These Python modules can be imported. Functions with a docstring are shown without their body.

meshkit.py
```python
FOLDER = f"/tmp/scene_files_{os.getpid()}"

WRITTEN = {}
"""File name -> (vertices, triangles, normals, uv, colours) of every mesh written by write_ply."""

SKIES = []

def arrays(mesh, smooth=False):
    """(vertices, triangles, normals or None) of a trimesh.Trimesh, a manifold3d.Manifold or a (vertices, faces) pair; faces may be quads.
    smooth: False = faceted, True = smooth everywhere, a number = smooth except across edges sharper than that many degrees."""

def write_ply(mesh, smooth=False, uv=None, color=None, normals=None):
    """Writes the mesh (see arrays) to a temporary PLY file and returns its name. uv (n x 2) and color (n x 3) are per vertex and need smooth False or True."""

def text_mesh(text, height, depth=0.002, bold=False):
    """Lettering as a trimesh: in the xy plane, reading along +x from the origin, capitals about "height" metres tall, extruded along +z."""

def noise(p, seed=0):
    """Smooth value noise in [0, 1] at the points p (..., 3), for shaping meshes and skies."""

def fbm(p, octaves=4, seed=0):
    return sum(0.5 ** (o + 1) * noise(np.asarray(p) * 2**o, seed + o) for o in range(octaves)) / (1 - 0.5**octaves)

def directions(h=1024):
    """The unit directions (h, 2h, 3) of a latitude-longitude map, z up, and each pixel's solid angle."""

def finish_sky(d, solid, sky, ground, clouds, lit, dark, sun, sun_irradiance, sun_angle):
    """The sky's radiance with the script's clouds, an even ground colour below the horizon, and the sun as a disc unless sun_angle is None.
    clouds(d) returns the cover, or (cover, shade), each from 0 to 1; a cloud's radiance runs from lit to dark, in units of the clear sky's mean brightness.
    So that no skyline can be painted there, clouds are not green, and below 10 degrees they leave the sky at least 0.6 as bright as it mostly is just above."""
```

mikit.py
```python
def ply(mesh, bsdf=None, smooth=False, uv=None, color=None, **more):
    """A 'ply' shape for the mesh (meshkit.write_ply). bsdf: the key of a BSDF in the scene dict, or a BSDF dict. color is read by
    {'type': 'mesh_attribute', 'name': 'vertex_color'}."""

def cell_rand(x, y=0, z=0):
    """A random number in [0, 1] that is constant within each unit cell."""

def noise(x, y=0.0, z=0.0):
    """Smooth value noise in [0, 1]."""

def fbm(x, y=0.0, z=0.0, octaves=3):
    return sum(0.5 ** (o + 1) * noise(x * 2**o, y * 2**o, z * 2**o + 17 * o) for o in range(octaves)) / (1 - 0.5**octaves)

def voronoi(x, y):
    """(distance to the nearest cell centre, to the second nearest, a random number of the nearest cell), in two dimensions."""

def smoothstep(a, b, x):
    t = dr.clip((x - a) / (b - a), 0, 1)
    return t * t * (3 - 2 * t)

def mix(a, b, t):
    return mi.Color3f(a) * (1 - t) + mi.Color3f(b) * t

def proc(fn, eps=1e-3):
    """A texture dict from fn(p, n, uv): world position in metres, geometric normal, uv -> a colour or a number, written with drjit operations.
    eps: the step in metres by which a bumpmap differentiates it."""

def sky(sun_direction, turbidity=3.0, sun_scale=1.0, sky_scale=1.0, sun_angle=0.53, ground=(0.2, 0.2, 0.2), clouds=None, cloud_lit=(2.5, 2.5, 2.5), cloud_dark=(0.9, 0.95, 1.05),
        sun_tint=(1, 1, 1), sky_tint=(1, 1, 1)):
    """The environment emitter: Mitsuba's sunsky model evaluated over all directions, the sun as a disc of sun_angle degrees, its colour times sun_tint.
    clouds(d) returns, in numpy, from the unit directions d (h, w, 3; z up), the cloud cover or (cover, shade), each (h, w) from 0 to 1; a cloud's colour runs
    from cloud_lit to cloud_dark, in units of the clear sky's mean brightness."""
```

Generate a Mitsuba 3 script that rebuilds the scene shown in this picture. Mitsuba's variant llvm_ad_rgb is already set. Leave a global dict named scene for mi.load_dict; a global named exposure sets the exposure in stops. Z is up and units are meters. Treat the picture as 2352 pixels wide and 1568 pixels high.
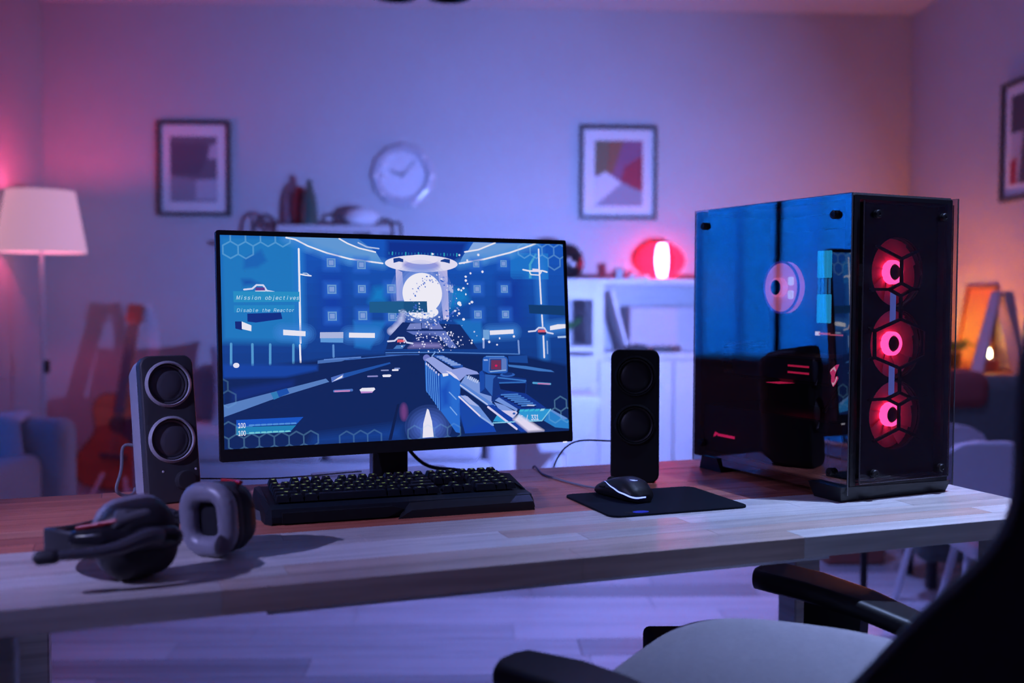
import math, random
import numpy as np, trimesh, manifold3d as m3
import mitsuba as mi, drjit as dr
import mikit, meshkit
from shapely.geometry import Polygon, Point, LineString, box as sbox
from shapely.ops import unary_union
from shapely import affinity

T = mi.ScalarTransform4f
scene, labels = {}, {}
exposure = 0.0

# ------------------------------------------------------------------ camera
PITCH, ROLL = -0.0418, -0.0040
fwd = np.array([0.0, math.cos(PITCH), math.sin(PITCH)])
up0 = np.array([0.0, -math.sin(PITCH), math.cos(PITCH)])
right0 = np.array([1.0, 0, 0])
up = up0 * math.cos(ROLL) + right0 * math.sin(ROLL)
EYE = np.array([0.0, 0.0, 1.086])
scene['camera'] = {
    'type': 'thinlens', 'fov': 2 * math.degrees(math.atan(1176 / 2400.0)), 'fov_axis': 'x',
    'aperture_radius': 0.0075, 'focus_distance': 1.72, 'near_clip': 0.02, 'far_clip': 60.0,
    'to_world': T().look_at(origin=EYE.tolist(), target=(EYE + fwd).tolist(), up=up.tolist())}

# ------------------------------------------------------------------ frames of reference
def frame(origin, ang):
    c, s = math.cos(ang), math.sin(ang)
    M = np.eye(4)
    M[:3, 0] = (c, s, 0); M[:3, 1] = (-s, c, 0); M[:3, 3] = origin
    return M
DESK = frame((0, 1.3071, 0), 0.3567)          # x along the front edge, y to the back edge
ROOM = frame((0, 5.9215, 0), 0.0401)          # x along the back wall, -y out into the room
PC = frame((0.5557, 1.7086, 0.75), 0.4536)    # front left bottom corner of the computer
def on(M, x, y, z, ang=0.0):
    """A frame standing at (x, y, z) of frame M, turned by ang."""
    p = M @ np.array([x, y, z, 1.0])
    a = math.atan2(M[1, 0], M[0, 0]) + ang
    return frame(p[:3], a)
def at(M, x, y, z):
    return (M @ np.array([x, y, z, 1.0]))[:3]

# ------------------------------------------------------------------ added spots without fixtures; strengths of the lamps
SPOT_BLUE = dict(power=62.0, color=(0.05, 0.42, 1.0))       # added spot, on the curtains of the left wall
SPOT_DESK = dict(power=20.0, color=(0.38, 0.52, 1.0))  # added spot above the desk front
SPOT_FLOOR = dict(power=16.0, color=(0.22, 0.28, 1.0))        # added spot, on the floor and the sofa behind the desk
SPOT_LEFT = dict(power=8.5, color=(0.42, 0.42, 1.0))          # added spot, from the left on the headset and the speaker        # on the front of the desk and the chair
PANEL = dict(power=54.0, color=(0.20, 0.31, 1.0))            # added spot at the unseen light panel, towards the back wall
LAMP_BULB, LAMP_SHADE = 170.0, 0.50
LANTERN = 65.0
CANDLE = 400.0
FAN = 6.5
SCREEN_WEIGHT = 1.5
def spot(key, origin, target, power, color, cutoff, width, weight):
    scene[key] = {'type': 'spot', 'to_world': T().look_at(origin=list(origin), target=list(target), up=[0.01, 0.02, 1]),
                  'intensity': {'type': 'rgb', 'value': [power * c for c in color]}, 'cutoff_angle': cutoff, 'beam_width': width, 'sampling_weight': weight}
spot('spot_on_curtain', (-1.0, 2.5, 2.65), (-2.5, 3.22, 1.35), cutoff=21.0, width=13.0, weight=3.0, **SPOT_BLUE)
spot('spot_on_floor', (0.65, 3.40, 2.66), (0.55, 3.25, 0.0), cutoff=48.0, width=10.0, weight=2.0, **SPOT_FLOOR)
spot('spot_from_left', (-1.6, 0.45, 1.85), (-0.50, 1.46, 0.84), cutoff=15.0, width=8.0, weight=1.5, **SPOT_LEFT)
spot('spot_on_desk', (0.95, 1.62, 2.62), (0.80, 1.36, 0.75), cutoff=27.0, width=8.0, weight=2.0, **SPOT_DESK)
spot('spot_on_wall', (0.93, 3.02, 1.0), (0.0, 5.92, 0.98), cutoff=43.0, width=5.0, weight=3.0, **PANEL)

# ------------------------------------------------------------------ mesh helpers
def tm(m):
    if hasattr(m, 'to_mesh'):
        k = m.to_mesh()
        return trimesh.Trimesh(np.array(k.vert_properties)[:, :3], np.array(k.tri_verts), process=False)
    return m
def mv(m, M):
    m = tm(m).copy(); m.apply_transform(M); return m
def join(*ms):
    return trimesh.util.concatenate([tm(m) for m in ms])
def hull(pts):
    return tm(m3.Manifold.hull_points(np.asarray(pts, float)))
def tr(x, y, z):
    M = np.eye(4); M[:3, 3] = (x, y, z); return M
def rot(ax, deg, p=(0, 0, 0)):
    return trimesh.transformations.rotation_matrix(math.radians(deg), {'x': (1, 0, 0), 'y': (0, 1, 0), 'z': (0, 0, 1)}[ax], p)
def box(x0, x1, y0, y1, z0, z1, c=0.0):
    """A box with chamfered edges."""
    x0, x1 = sorted((x0, x1)); y0, y1 = sorted((y0, y1)); z0, z1 = sorted((z0, z1))
    c = min(c, (x1 - x0) / 2.2, (y1 - y0) / 2.2, (z1 - z0) / 2.2)
    if c <= 0:
        return trimesh.creation.box(bounds=[(x0, y0, z0), (x1, y1, z1)])
    P = []
    for sx, X in ((1, x0), (-1, x1)):
        for sy, Y in ((1, y0), (-1, y1)):
            for sz, Z in ((1, z0), (-1, z1)):
                P += [(X, Y + sy * c, Z + sz * c), (X + sx * c, Y, Z + sz * c), (X + sx * c, Y + sy * c, Z)]
    return hull(P)
def rbox(x0, x1, y0, y1, z0, z1, r, seg=16):
    """A box with round edges."""
    r = min(r, (x1 - x0) / 2.01, (y1 - y0) / 2.01, (z1 - z0) / 2.01)
    s = m3.Manifold.sphere(r, seg)
    V = np.array(s.to_mesh().vert_properties)[:, :3]
    P = [V + (X, Y, Z) for X in (x0 + r, x1 - r) for Y in (y0 + r, y1 - r) for Z in (z0 + r, z1 - r)]
    return hull(np.vstack(P))
def balls(pts, seg=14):
    """The hull of balls (x, y, z, r)."""
    P = []
    for x, y, z, r in pts:
        V = np.array(m3.Manifold.sphere(r, seg).to_mesh().vert_properties)[:, :3]
        P.append(V + (x, y, z))
    return hull(np.vstack(P))
def lathe(profile, n=40):
    """Turned about z: profile of (r, z)."""
    m = trimesh.creation.revolve(np.asarray(profile, float), sections=n)
    if m.is_watertight and m.volume < 0: m.invert()
    return m
def cyl(p0, p1, r, n=20, r1=None):
    p0, p1 = np.asarray(p0, float), np.asarray(p1, float)
    h = np.linalg.norm(p1 - p0)
    m = tm(m3.Manifold.cylinder(h, r, r if r1 is None else r1, n))
    m.apply_transform(trimesh.geometry.align_vectors([0, 0, 1], (p1 - p0) / h))
    m.apply_translation(p0)
    return m
def spline(pts, n=40):
    from scipy.interpolate import CubicSpline
    p = np.asarray(pts, float)
    d = np.r_[0, np.cumsum(np.linalg.norm(np.diff(p, axis=0), axis=1))]
    return CubicSpline(d, p)(np.linspace(0, d[-1], n))
def tube(pts, r, n=40, sides=10, smooth=True):
    p = spline(pts, n) if smooth else np.asarray(pts, float)
    t = np.gradient(p, axis=0); t /= np.linalg.norm(t, axis=1, keepdims=True)
    a = np.array([0.0, 0, 1]) if abs(t[0, 2]) < 0.9 else np.array([1.0, 0, 0])
    rings = []
    rr = np.broadcast_to(r, (len(p),))
    for i in range(len(p)):
        a = a - t[i] * (a @ t[i]); a /= np.linalg.norm(a)
        b = np.cross(t[i], a)
        th = np.arange(sides) * 2 * np.pi / sides
        rings.append(p[i] + rr[i] * (np.cos(th)[:, None] * a + np.sin(th)[:, None] * b))
    return loft(rings)
def loft(rings, caps=True):
    """Rings of equally many points, joined one after another, with flat end caps."""
    R = [np.asarray(r, float) for r in rings]
    n = len(R[0]); V = np.vstack(R); F = []
    for i in range(len(R) - 1):
        for j in range(n):
            k = (j + 1) % n
            F += [(i * n + j, i * n + k, (i + 1) * n + k), (i * n + j, (i + 1) * n + k, (i + 1) * n + j)]
    if caps:
        V = np.vstack([V, R[0].mean(0), R[-1].mean(0)]); a, b = len(V) - 2, len(V) - 1; e = (len(R) - 1) * n
        for j in range(n):
            k = (j + 1) % n
            F += [(a, k, j), (b, e + j, e + k)]
    m = trimesh.Trimesh(V, np.array(F), process=False)
    if m.volume < 0: m.invert()
    return m
def rrect(w, h, r, n=6, cx=0.0, cy=0.0):
    """The corner points of a round rectangle, counter-clockwise, n per corner."""
    r = min(r, w / 2 - 1e-5, h / 2 - 1e-5); P = []
    for k, (sx, sy) in enumerate(((1, 1), (-1, 1), (-1, -1), (1, -1))):
        for i in range(n):
            a = math.radians(90 * k + 90 * i / (n - 1))
            P.append((cx + sx * (w / 2 - r) + r * math.cos(a), cy + sy * (h / 2 - r) + r * math.sin(a)))
    return np.array(P)
def extrude(poly, z0, z1, M=None):
    """A polygon (shapely or points) of the xy plane, between two heights."""
    g = poly if hasattr(poly, 'geom_type') else Polygon(poly)
    parts = [trimesh.creation.extrude_polygon(q, z1 - z0, engine='earcut') for q in getattr(g, 'geoms', [g]) if q.area > 1e-12]
    m = trimesh.util.concatenate(parts); m.apply_translation((0, 0, z0))
    return m if M is None else mv(m, M)
UPRIGHT = np.array([[1.0, 0, 0, 0], [0, 0, -1, 0], [0, 1, 0, 0], [0, 0, 0, 1]])   # a drawing in xy stands up in xz, its +z towards -y
def upright(poly, y_front, y_back):
    """A polygon of the xz plane, between two depths y."""
    return extrude(poly, -y_back, -y_front, UPRIGHT)
def slab(profile_w_h_r, depths, y):
    pass
def grid(nu, nv, fn):
    """A sheet: fn(u, v) arrays -> points."""
    u, v = np.meshgrid(np.linspace(0, 1, nu), np.linspace(0, 1, nv), indexing='ij')
    P = np.stack(fn(u, v), -1).reshape(-1, 3); F = []
    for i in range(nu - 1):
        for j in range(nv - 1):
            a = i * nv + j
            F += [(a, a + nv, a + nv + 1), (a, a + nv + 1, a + 1)]
    return trimesh.Trimesh(P, np.array(F), process=False)
def thick(sheet, d):
    """A sheet given thickness d against its normals, closed."""
    V, F = sheet.vertices, sheet.faces
    n = sheet.vertex_normals
    W = V - n * d; k = len(V)
    E = trimesh.grouping.group_rows(sheet.edges_sorted, require_count=1)
    B = sheet.edges[E]
    S = np.vstack([[(b, a, a + k), (b, a + k, b + k)] for a, b in B])
    return trimesh.Trimesh(np.vstack([V, W]), np.vstack([F, F[:, ::-1] + k, S]), process=False)
def cushion(w, d, h, n=22, p=2.6):
    """A stuffed pillow lying in xy."""
    def top(s):
        def f(u, v):
            X, Y = 2 * u - 1, 2 * v - 1
            k = np.clip((1 - np.abs(X) ** p) * (1 - np.abs(Y) ** p), 0, 1) ** 0.5
            pin = 1 - 0.10 * (1 - np.abs(X) ** 2) * np.abs(Y) ** 4
            pin2 = 1 - 0.10 * (1 - np.abs(Y) ** 2) * np.abs(X) ** 4
            return X * w / 2 * pin2, Y * d / 2 * pin, s * h / 2 * k
        return f
    a, b = grid(n, n, top(1)), grid(n, n, top(-1)); b.invert()
    return join(a, b)

# ------------------------------------------------------------------ entries of the scene
def srgb(*c):
    c = np.asarray(c, float) / 255.0
    return [float(v) for v in np.where(c < 0.04045, c / 12.92, ((c + 0.055) / 1.055) ** 2.4)]
def mat(key, color, rough=0.5, metal=0.0, spec=0.5, **kw):
    scene[key] = {'type': 'twosided', 'bsdf': {'type': 'principled', 'base_color': color if isinstance(color, dict) else {'type': 'rgb', 'value': list(color)},
                  'roughness': rough, 'metallic': metal, 'specular': spec, **kw}}
    return key
def matte(key, color):
    scene[key] = {'type': 'twosided', 'bsdf': {'type': 'diffuse', 'reflectance': color if isinstance(color, dict) else {'type': 'rgb', 'value': list(color)}}}
    return key
def free(key):
    if key not in scene: return key
    i = 1
    while f'{key}_{i:03d}' in scene: i += 1
    return f'{key}_{i:03d}'
used = set()
def thing(name, label, cat, group=None):
    key, i = name, 1
    while key in used:
        key = f'{name}_{i:03d}'; i += 1
    used.add(key)
    labels[key] = {'label': label, 'category': cat}
    if group: labels[key]['group'] = group
    return key
def struct(name, label=None):
    used.add(name); labels[name] = {'kind': 'structure'}
    if label: labels[name]['label'] = label
    return name
def part(parent, name, mesh, m, M=None, smooth=30, label=None, glow=None, weight=None, kind=None, uv=None, color=None, **more):
    """One mesh of the scene under its thing (or the thing itself when name is None)."""
    key = parent if name is None else free(f'{parent}__{name}')
    mesh = tm(mesh)
    if M is not None: mesh = mv(mesh, M)
    d = mikit.ply(mesh, m, smooth=smooth, uv=uv, color=color, **more)
    if glow is not None:
        d['emitter'] = {'type': 'area', 'radiance': glow if isinstance(glow, dict) else {'type': 'rgb', 'value': list(glow)}}
        if weight is not None: d['emitter']['sampling_weight'] = float(weight)
    scene[key] = d
    if label or kind:
        labels.setdefault(key, {})
        if label: labels[key]['label'] = label
        if kind: labels[key]['kind'] = kind
    return key

# ------------------------------------------------------------------ materials
def plaster(p, n, uv):
    v = mikit.fbm(p.x * 3, p.y * 3, p.z * 3, 3)
    return mikit.mix((0.53, 0.53, 0.55), (0.58, 0.58, 0.60), v)
matte('m_wall', mikit.proc(plaster))
matte('m_ceiling', (0.66, 0.66, 0.68))
SD, CD = math.sin(0.3567), math.cos(0.3567)
def wood_fn(dark, light, along=(CD, SD), scale=1.0):
    ax, ay = along
    def fn(p, n, uv):
        a = p.x * ax + p.y * ay
        b = -p.x * ay + p.y * ax
        g = mikit.fbm(a * 7 * scale, b * 160 * scale, p.z * 90, 3)
        f = mikit.fbm(a * 2.5 * scale + 9, b * 34 * scale, 0, 2)
        return mikit.mix(dark, light, mikit.smoothstep(0.25, 0.75, 0.55 * g + 0.45 * f))
    return fn
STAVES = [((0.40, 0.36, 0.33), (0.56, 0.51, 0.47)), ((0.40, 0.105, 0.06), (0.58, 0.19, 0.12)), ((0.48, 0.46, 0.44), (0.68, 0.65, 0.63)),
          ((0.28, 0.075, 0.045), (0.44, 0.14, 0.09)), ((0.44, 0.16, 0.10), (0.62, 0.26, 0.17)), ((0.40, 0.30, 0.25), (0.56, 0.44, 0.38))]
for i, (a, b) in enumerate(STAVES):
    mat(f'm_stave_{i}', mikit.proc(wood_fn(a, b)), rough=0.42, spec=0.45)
mat('m_leg_wood', mikit.proc(wood_fn((0.20, 0.20, 0.18), (0.34, 0.34, 0.31), along=(0.0, 0.0))), rough=0.6)
PL = [((0.40, 0.40, 0.41), (0.52, 0.52, 0.53)), ((0.25, 0.25, 0.26), (0.36, 0.36, 0.37)), ((0.50, 0.50, 0.51), (0.62, 0.62, 0.63))]
for i, (a, b) in enumerate(PL):
    mat(f'm_plank_{i}', mikit.proc(wood_fn(a, b, along=(math.cos(0.0401), math.sin(0.0401)), scale=0.5)), rough=0.38, spec=0.4)
matte('m_underfloor', (0.12, 0.11, 0.11))
mat('m_white', (0.56, 0.56, 0.58), rough=0.45, spec=0.4)
mat('m_niche', (0.55, 0.53, 0.55), rough=0.6, spec=0.3)
mat('m_black', (0.012, 0.012, 0.014), rough=0.45, spec=0.35)
mat('m_black_matte', (0.010, 0.010, 0.012), rough=0.75, spec=0.15)
mat('m_black_gloss', (0.012, 0.012, 0.015), rough=0.12, spec=0.5)
mat('m_case', (0.010, 0.011, 0.013), rough=0.38, spec=0.45)
mat('m_speaker', (0.05, 0.052, 0.06), rough=0.5, spec=0.45)
mat('m_speaker_shell', (0.36, 0.36, 0.40), rough=0.5, spec=0.45)
mat('m_speaker_cone', (0.07, 0.07, 0.085), rough=0.33, spec=0.6)
mat('m_charcoal', (0.03, 0.03, 0.034), rough=0.5, spec=0.4)
mat('m_key', (0.006, 0.008, 0.012), rough=0.55, spec=0.25)
mat('m_rubber', (0.02, 0.02, 0.022), rough=0.85, spec=0.2)
mat('m_pad', (0.010, 0.013, 0.020), rough=0.9, spec=0.08)
mat('m_silver', (0.62, 0.62, 0.65), rough=0.32, metal=1.0)
mat('m_steel', (0.45, 0.45, 0.48), rough=0.3, metal=1.0)
mat('m_pale_metal', (0.66, 0.66, 0.70), rough=0.4, spec=0.5)
mat('m_red_plastic', (0.42, 0.012, 0.02), rough=0.35, spec=0.5)
mat('m_boom', (0.05, 0.05, 0.06), rough=0.28, spec=0.8)
mat('m_leatherette', (0.19, 0.185, 0.23), rough=0.38, spec=0.7)
mat('m_cloth_dark', (0.018, 0.018, 0.022), rough=0.9, spec=0.1)
mat('m_smoke_plastic', (0.10, 0.10, 0.11), rough=0.2, spec=0.6)
mat('m_cable', (0.05, 0.05, 0.06), rough=0.6, spec=0.3)
mat('m_cable_grey', (0.22, 0.22, 0.26), rough=0.6, spec=0.3)
def weave(a, b, s):
    def fn(p, n, uv):
        return mikit.mix(a, b, mikit.fbm(p.x * s, p.y * s, p.z * s, 2))
    return fn
mat('m_sofa', mikit.proc(weave((0.24, 0.26, 0.27), (0.32, 0.34, 0.35), 160)), rough=0.95, spec=0.05)
mat('m_sofa_light', mikit.proc(weave((0.50, 0.48, 0.52), (0.58, 0.56, 0.60), 160)), rough=0.95, spec=0.05)
mat('m_armchair', mikit.proc(weave((0.34, 0.36, 0.38), (0.42, 0.44, 0.46), 150)), rough=0.95, spec=0.05)
mat('m_throw', mikit.proc(weave((0.62, 0.60, 0.64), (0.72, 0.70, 0.74), 90)), rough=0.95, spec=0.05)
mat('m_pillow', mikit.proc(weave((0.24, 0.23, 0.26), (0.30, 0.29, 0.32), 240)), rough=0.95, spec=0.05)
mat('m_green_cloth', mikit.proc(weave((0.10, 0.13, 0.12), (0.16, 0.19, 0.17), 60)), rough=0.95, spec=0.05)
mat('m_red_cloth', (0.30, 0.09, 0.08), rough=0.9, spec=0.05)
mat('m_brown', (0.30, 0.14, 0.07), rough=0.6)
mat('m_terracotta', (0.55, 0.20, 0.10), rough=0.7)
mat('m_leaf', (0.05, 0.16, 0.05), rough=0.6)
mat('m_frame', (0.05, 0.05, 0.055), rough=0.5)
mat('m_mount', (0.78, 0.77, 0.80), rough=0.8, spec=0.2)
for k, c in dict(slate=(0.17, 0.17, 0.21), slate_light=(0.30, 0.30, 0.36), slate_dark=(0.12, 0.12, 0.16), mist=(0.50, 0.50, 0.58), olive=(0.20, 0.17, 0.11), brown=(0.30, 0.14, 0.09), plum=(0.30, 0.13, 0.22), crimson=(0.40, 0.06, 0.09), paper=(0.72, 0.71, 0.76), grey=(0.32, 0.33, 0.40), ink=(0.08, 0.09, 0.11)).items():
    mat('m_print_' + k, c, rough=0.8, spec=0.2)
mat('m_guitar_top', mikit.proc(wood_fn((0.46, 0.075, 0.03), (0.66, 0.14, 0.06), along=(0, 0))), rough=0.35)
mat('m_guitar_side', (0.10, 0.03, 0.025), rough=0.35)
mat('m_guitar_neck', (0.46, 0.10, 0.06), rough=0.45)
mat('m_clock_face', (0.74, 0.74, 0.80), rough=0.35)
mat('m_glint_bead', (0.85, 0.85, 0.88), rough=0.22, spec=1.0)
mat('m_clock_rim', (0.50, 0.50, 0.56), rough=0.2, spec=0.9)
mat('m_chrome', (0.80, 0.80, 0.84), rough=0.08, metal=1.0)
mat('m_ceramic', (0.80, 0.80, 0.83), rough=0.25)
mat('m_vase_red', (0.26, 0.03, 0.03), rough=0.3)
mat('m_vase_green', (0.06, 0.10, 0.08), rough=0.12, spec=0.8)
mat('m_vase_grey', (0.30, 0.24, 0.28), rough=0.5)
mat('m_bronze', (0.10, 0.07, 0.08), rough=0.35)
mat('m_board', (0.02, 0.025, 0.035), rough=0.5)
mat('m_pipe', (0.16, 0.22, 0.20), rough=0.6)
mat('m_upholstery', (0.012, 0.012, 0.015), rough=0.7, spec=0.2)
mat('m_piping', (0.10, 0.13, 0.13), rough=0.6)
mat('m_blade', (0.70, 0.16, 0.24), rough=0.5, spec=0.3)
mat('m_pump', (0.55, 0.42, 0.48), rough=0.4, spec=0.4)
mat('m_curtain', mikit.proc(weave((0.035, 0.22, 0.52), (0.05, 0.28, 0.62), 140)), rough=0.95, spec=0.05)
matte('m_lit', (0.3, 0.3, 0.3))
mat('m_box_red', (0.30, 0.10, 0.07), rough=0.8)
mat('m_legend', (0.55, 0.62, 0.15), rough=0.6)
scene['m_shade'] = {'type': 'twosided', 'bsdf': {'type': 'diffuse', 'reflectance': {'type': 'rgb', 'value': [0.75, 0.68, 0.68]}}}
scene['m_lantern'] = {'type': 'principledthin', 'base_color': {'type': 'rgb', 'value': [0.72, 0.06, 0.10]}, 'roughness': 0.7, 'diff_trans': 1.1, 'spec_trans': 0.0}
scene['m_glass_dark'] = {'type': 'thindielectric', 'int_ior': 2.3, 'ext_ior': 1.0, 'specular_transmittance': {'type': 'rgb', 'value': [0.40, 0.42, 0.48]}}
scene['m_glass_front'] = {'type': 'thindielectric', 'int_ior': 1.5, 'ext_ior': 1.0, 'specular_transmittance': {'type': 'rgb', 'value': [0.50, 0.50, 0.54]}}
scene['m_glass_clear'] = {'type': 'thindielectric', 'int_ior': 1.5, 'ext_ior': 1.0}

# ------------------------------------------------------------------ the room
SL, SR, CEIL, TF = -2.60, 2.269, 2.70, 6.6       # side walls, ceiling, depth of the room towards the viewer
def room(m): return mv(m, ROOM)
k = struct('wall_back', 'pale plastered back wall lit violet')
part(k, None, box(SL - 0.12, SR + 0.12, 0, 0.12, -0.05, CEIL + 0.1), 'm_wall', ROOM, smooth=False)
k = struct('wall_right', 'pale right wall behind the computer')
part(k, None, box(SR, SR + 0.12, -TF, 0, -0.05, CEIL + 0.1), 'm_wall', ROOM, smooth=False)
k = struct('wall_front')
part(k, None, box(SL - 0.12, SR + 0.12, -TF - 0.12, -TF, -0.05, CEIL + 0.1), 'm_wall', ROOM, smooth=False)
# the left wall has a window behind the curtains
k = struct('wall_left', 'pale left wall beside the floor lamp')
WY0, WY1, WZ0, WZ1 = -3.9, -1.5, 0.55, 2.30
wl = join(box(SL - 0.12, SL, -TF, WY0, -0.05, CEIL + 0.1), box(SL - 0.12, SL, WY1, 0, -0.05, CEIL + 0.1),
          box(SL - 0.12, SL, WY0, WY1, -0.05, WZ0), box(SL - 0.12, SL, WY0, WY1, WZ1, CEIL + 0.1))
part(k, None, wl, 'm_wall', ROOM, smooth=False)
k = struct('window_1')
fr = join(box(SL - 0.10, SL - 0.04, WY0, WY1, WZ0, WZ0 + 0.06), box(SL - 0.10, SL - 0.04, WY0, WY1, WZ1 - 0.06, WZ1),
          *[box(SL - 0.10, SL - 0.04, y, y + 0.06, WZ0, WZ1) for y in (WY0, (WY0 + WY1) / 2 - 0.03, WY1 - 0.06)])
part(k, 'frame', fr, 'm_white', ROOM, smooth=False)
for i in range(2):
    y0 = WY0 + 0.06 + i * (WY1 - WY0) / 2 - 0.03 * i
    y1 = y0 + (WY1 - WY0) / 2 - 0.09
    part(k, 'pane', grid(2, 2, lambda u, v: (0 * u + SL - 0.07, y0 + u * (y1 - y0), WZ0 + 0.06 + v * (WZ1 - WZ0 - 0.12))), 'm_glass_clear', ROOM, smooth=False)
k = struct('ceiling')
part(k, None, box(SL - 0.12, SR + 0.12, -TF - 0.12, 0.12, CEIL, CEIL + 0.1), 'm_ceiling', ROOM, smooth=False)
k = struct('floor', 'grey wood plank floor')
part(k, None, box(SL - 0.12, SR + 0.12, -TF - 0.12, 0.12, -0.06, -0.012), 'm_underfloor', ROOM, smooth=False)
rnd = random.Random(3)
PW, PL_ = 0.155, 1.05
row, y = 0, 0.0
planks = {}
while y > -TF + 0.05:
    y1 = max(y - PW, -TF)
    x = SL - rnd.random() * PL_
    far_off = y < -4.3
    while x < SR:
        xe = x + PL_ * rnd.choice((0.55, 0.8, 1.0, 1.2))
        a, b = max(x, SL), min(xe, SR)
        if far_off: a, b = SL, SR
        if b - a > 0.02:
            part('floor', 'plank', box(a + 0.0008, b - 0.0008, y1 + 0.0008, y - 0.0008, -0.012, 0.0, 0.0015), f'm_plank_{rnd.choice((0, 0, 1, 2, 2))}', ROOM, smooth=False)
        x = xe
        if far_off: break
    y = y1
k = struct('baseboard_back')
part(k, None, box(SL + 0.02, SR - 0.02, -0.016, 0, 0.0, 0.08, 0.004), 'm_white', ROOM, smooth=False)
k = struct('baseboard_right')
part(k, None, box(SR - 0.016, SR, -TF, -0.02, 0.0, 0.08, 0.004), 'm_white', ROOM, smooth=False)

# curtains, hanging in folds from a rail on the left wall
t = thing('curtain_rail', 'pale curtain rail high on the left wall', 'curtain rail')
part(t, 'rail', cyl((SL + 0.10, -0.95, 2.42), (SL + 0.10, -4.4, 2.42), 0.012), 'm_pale_metal', ROOM)
for y in (-1.0, -2.7, -4.35):
    part(t, 'bracket', box(SL, SL + 0.11, y - 0.01, y + 0.01, 2.41, 2.43), 'm_pale_metal', ROOM)
for i, (y0, y1) in enumerate(((-1.05, -2.66), (-2.72, -4.3))):
    def cur(u, v, y0=y0, y1=y1, i=i):
        f = 0.032 * np.sin(u * 2 * np.pi * 9 + 0.8 * np.sin(u * 11 + i)) * (0.55 + 0.45 * (1 - v)) + 0.012 * np.sin(u * 40 + 3 * v)
        return SL + 0.10 + f, y0 + (y1 - y0) * u, 0.02 + v * 2.385
    t = thing('curtain', ('pale curtain hanging in folds on the left wall, nearer the floor lamp', 'pale curtain hanging in folds on the left wall, farther from the floor lamp')[i], 'curtain')
    part(t, None, thick(grid(140, 8, cur), 0.004), 'm_curtain', ROOM, smooth=True)

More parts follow.
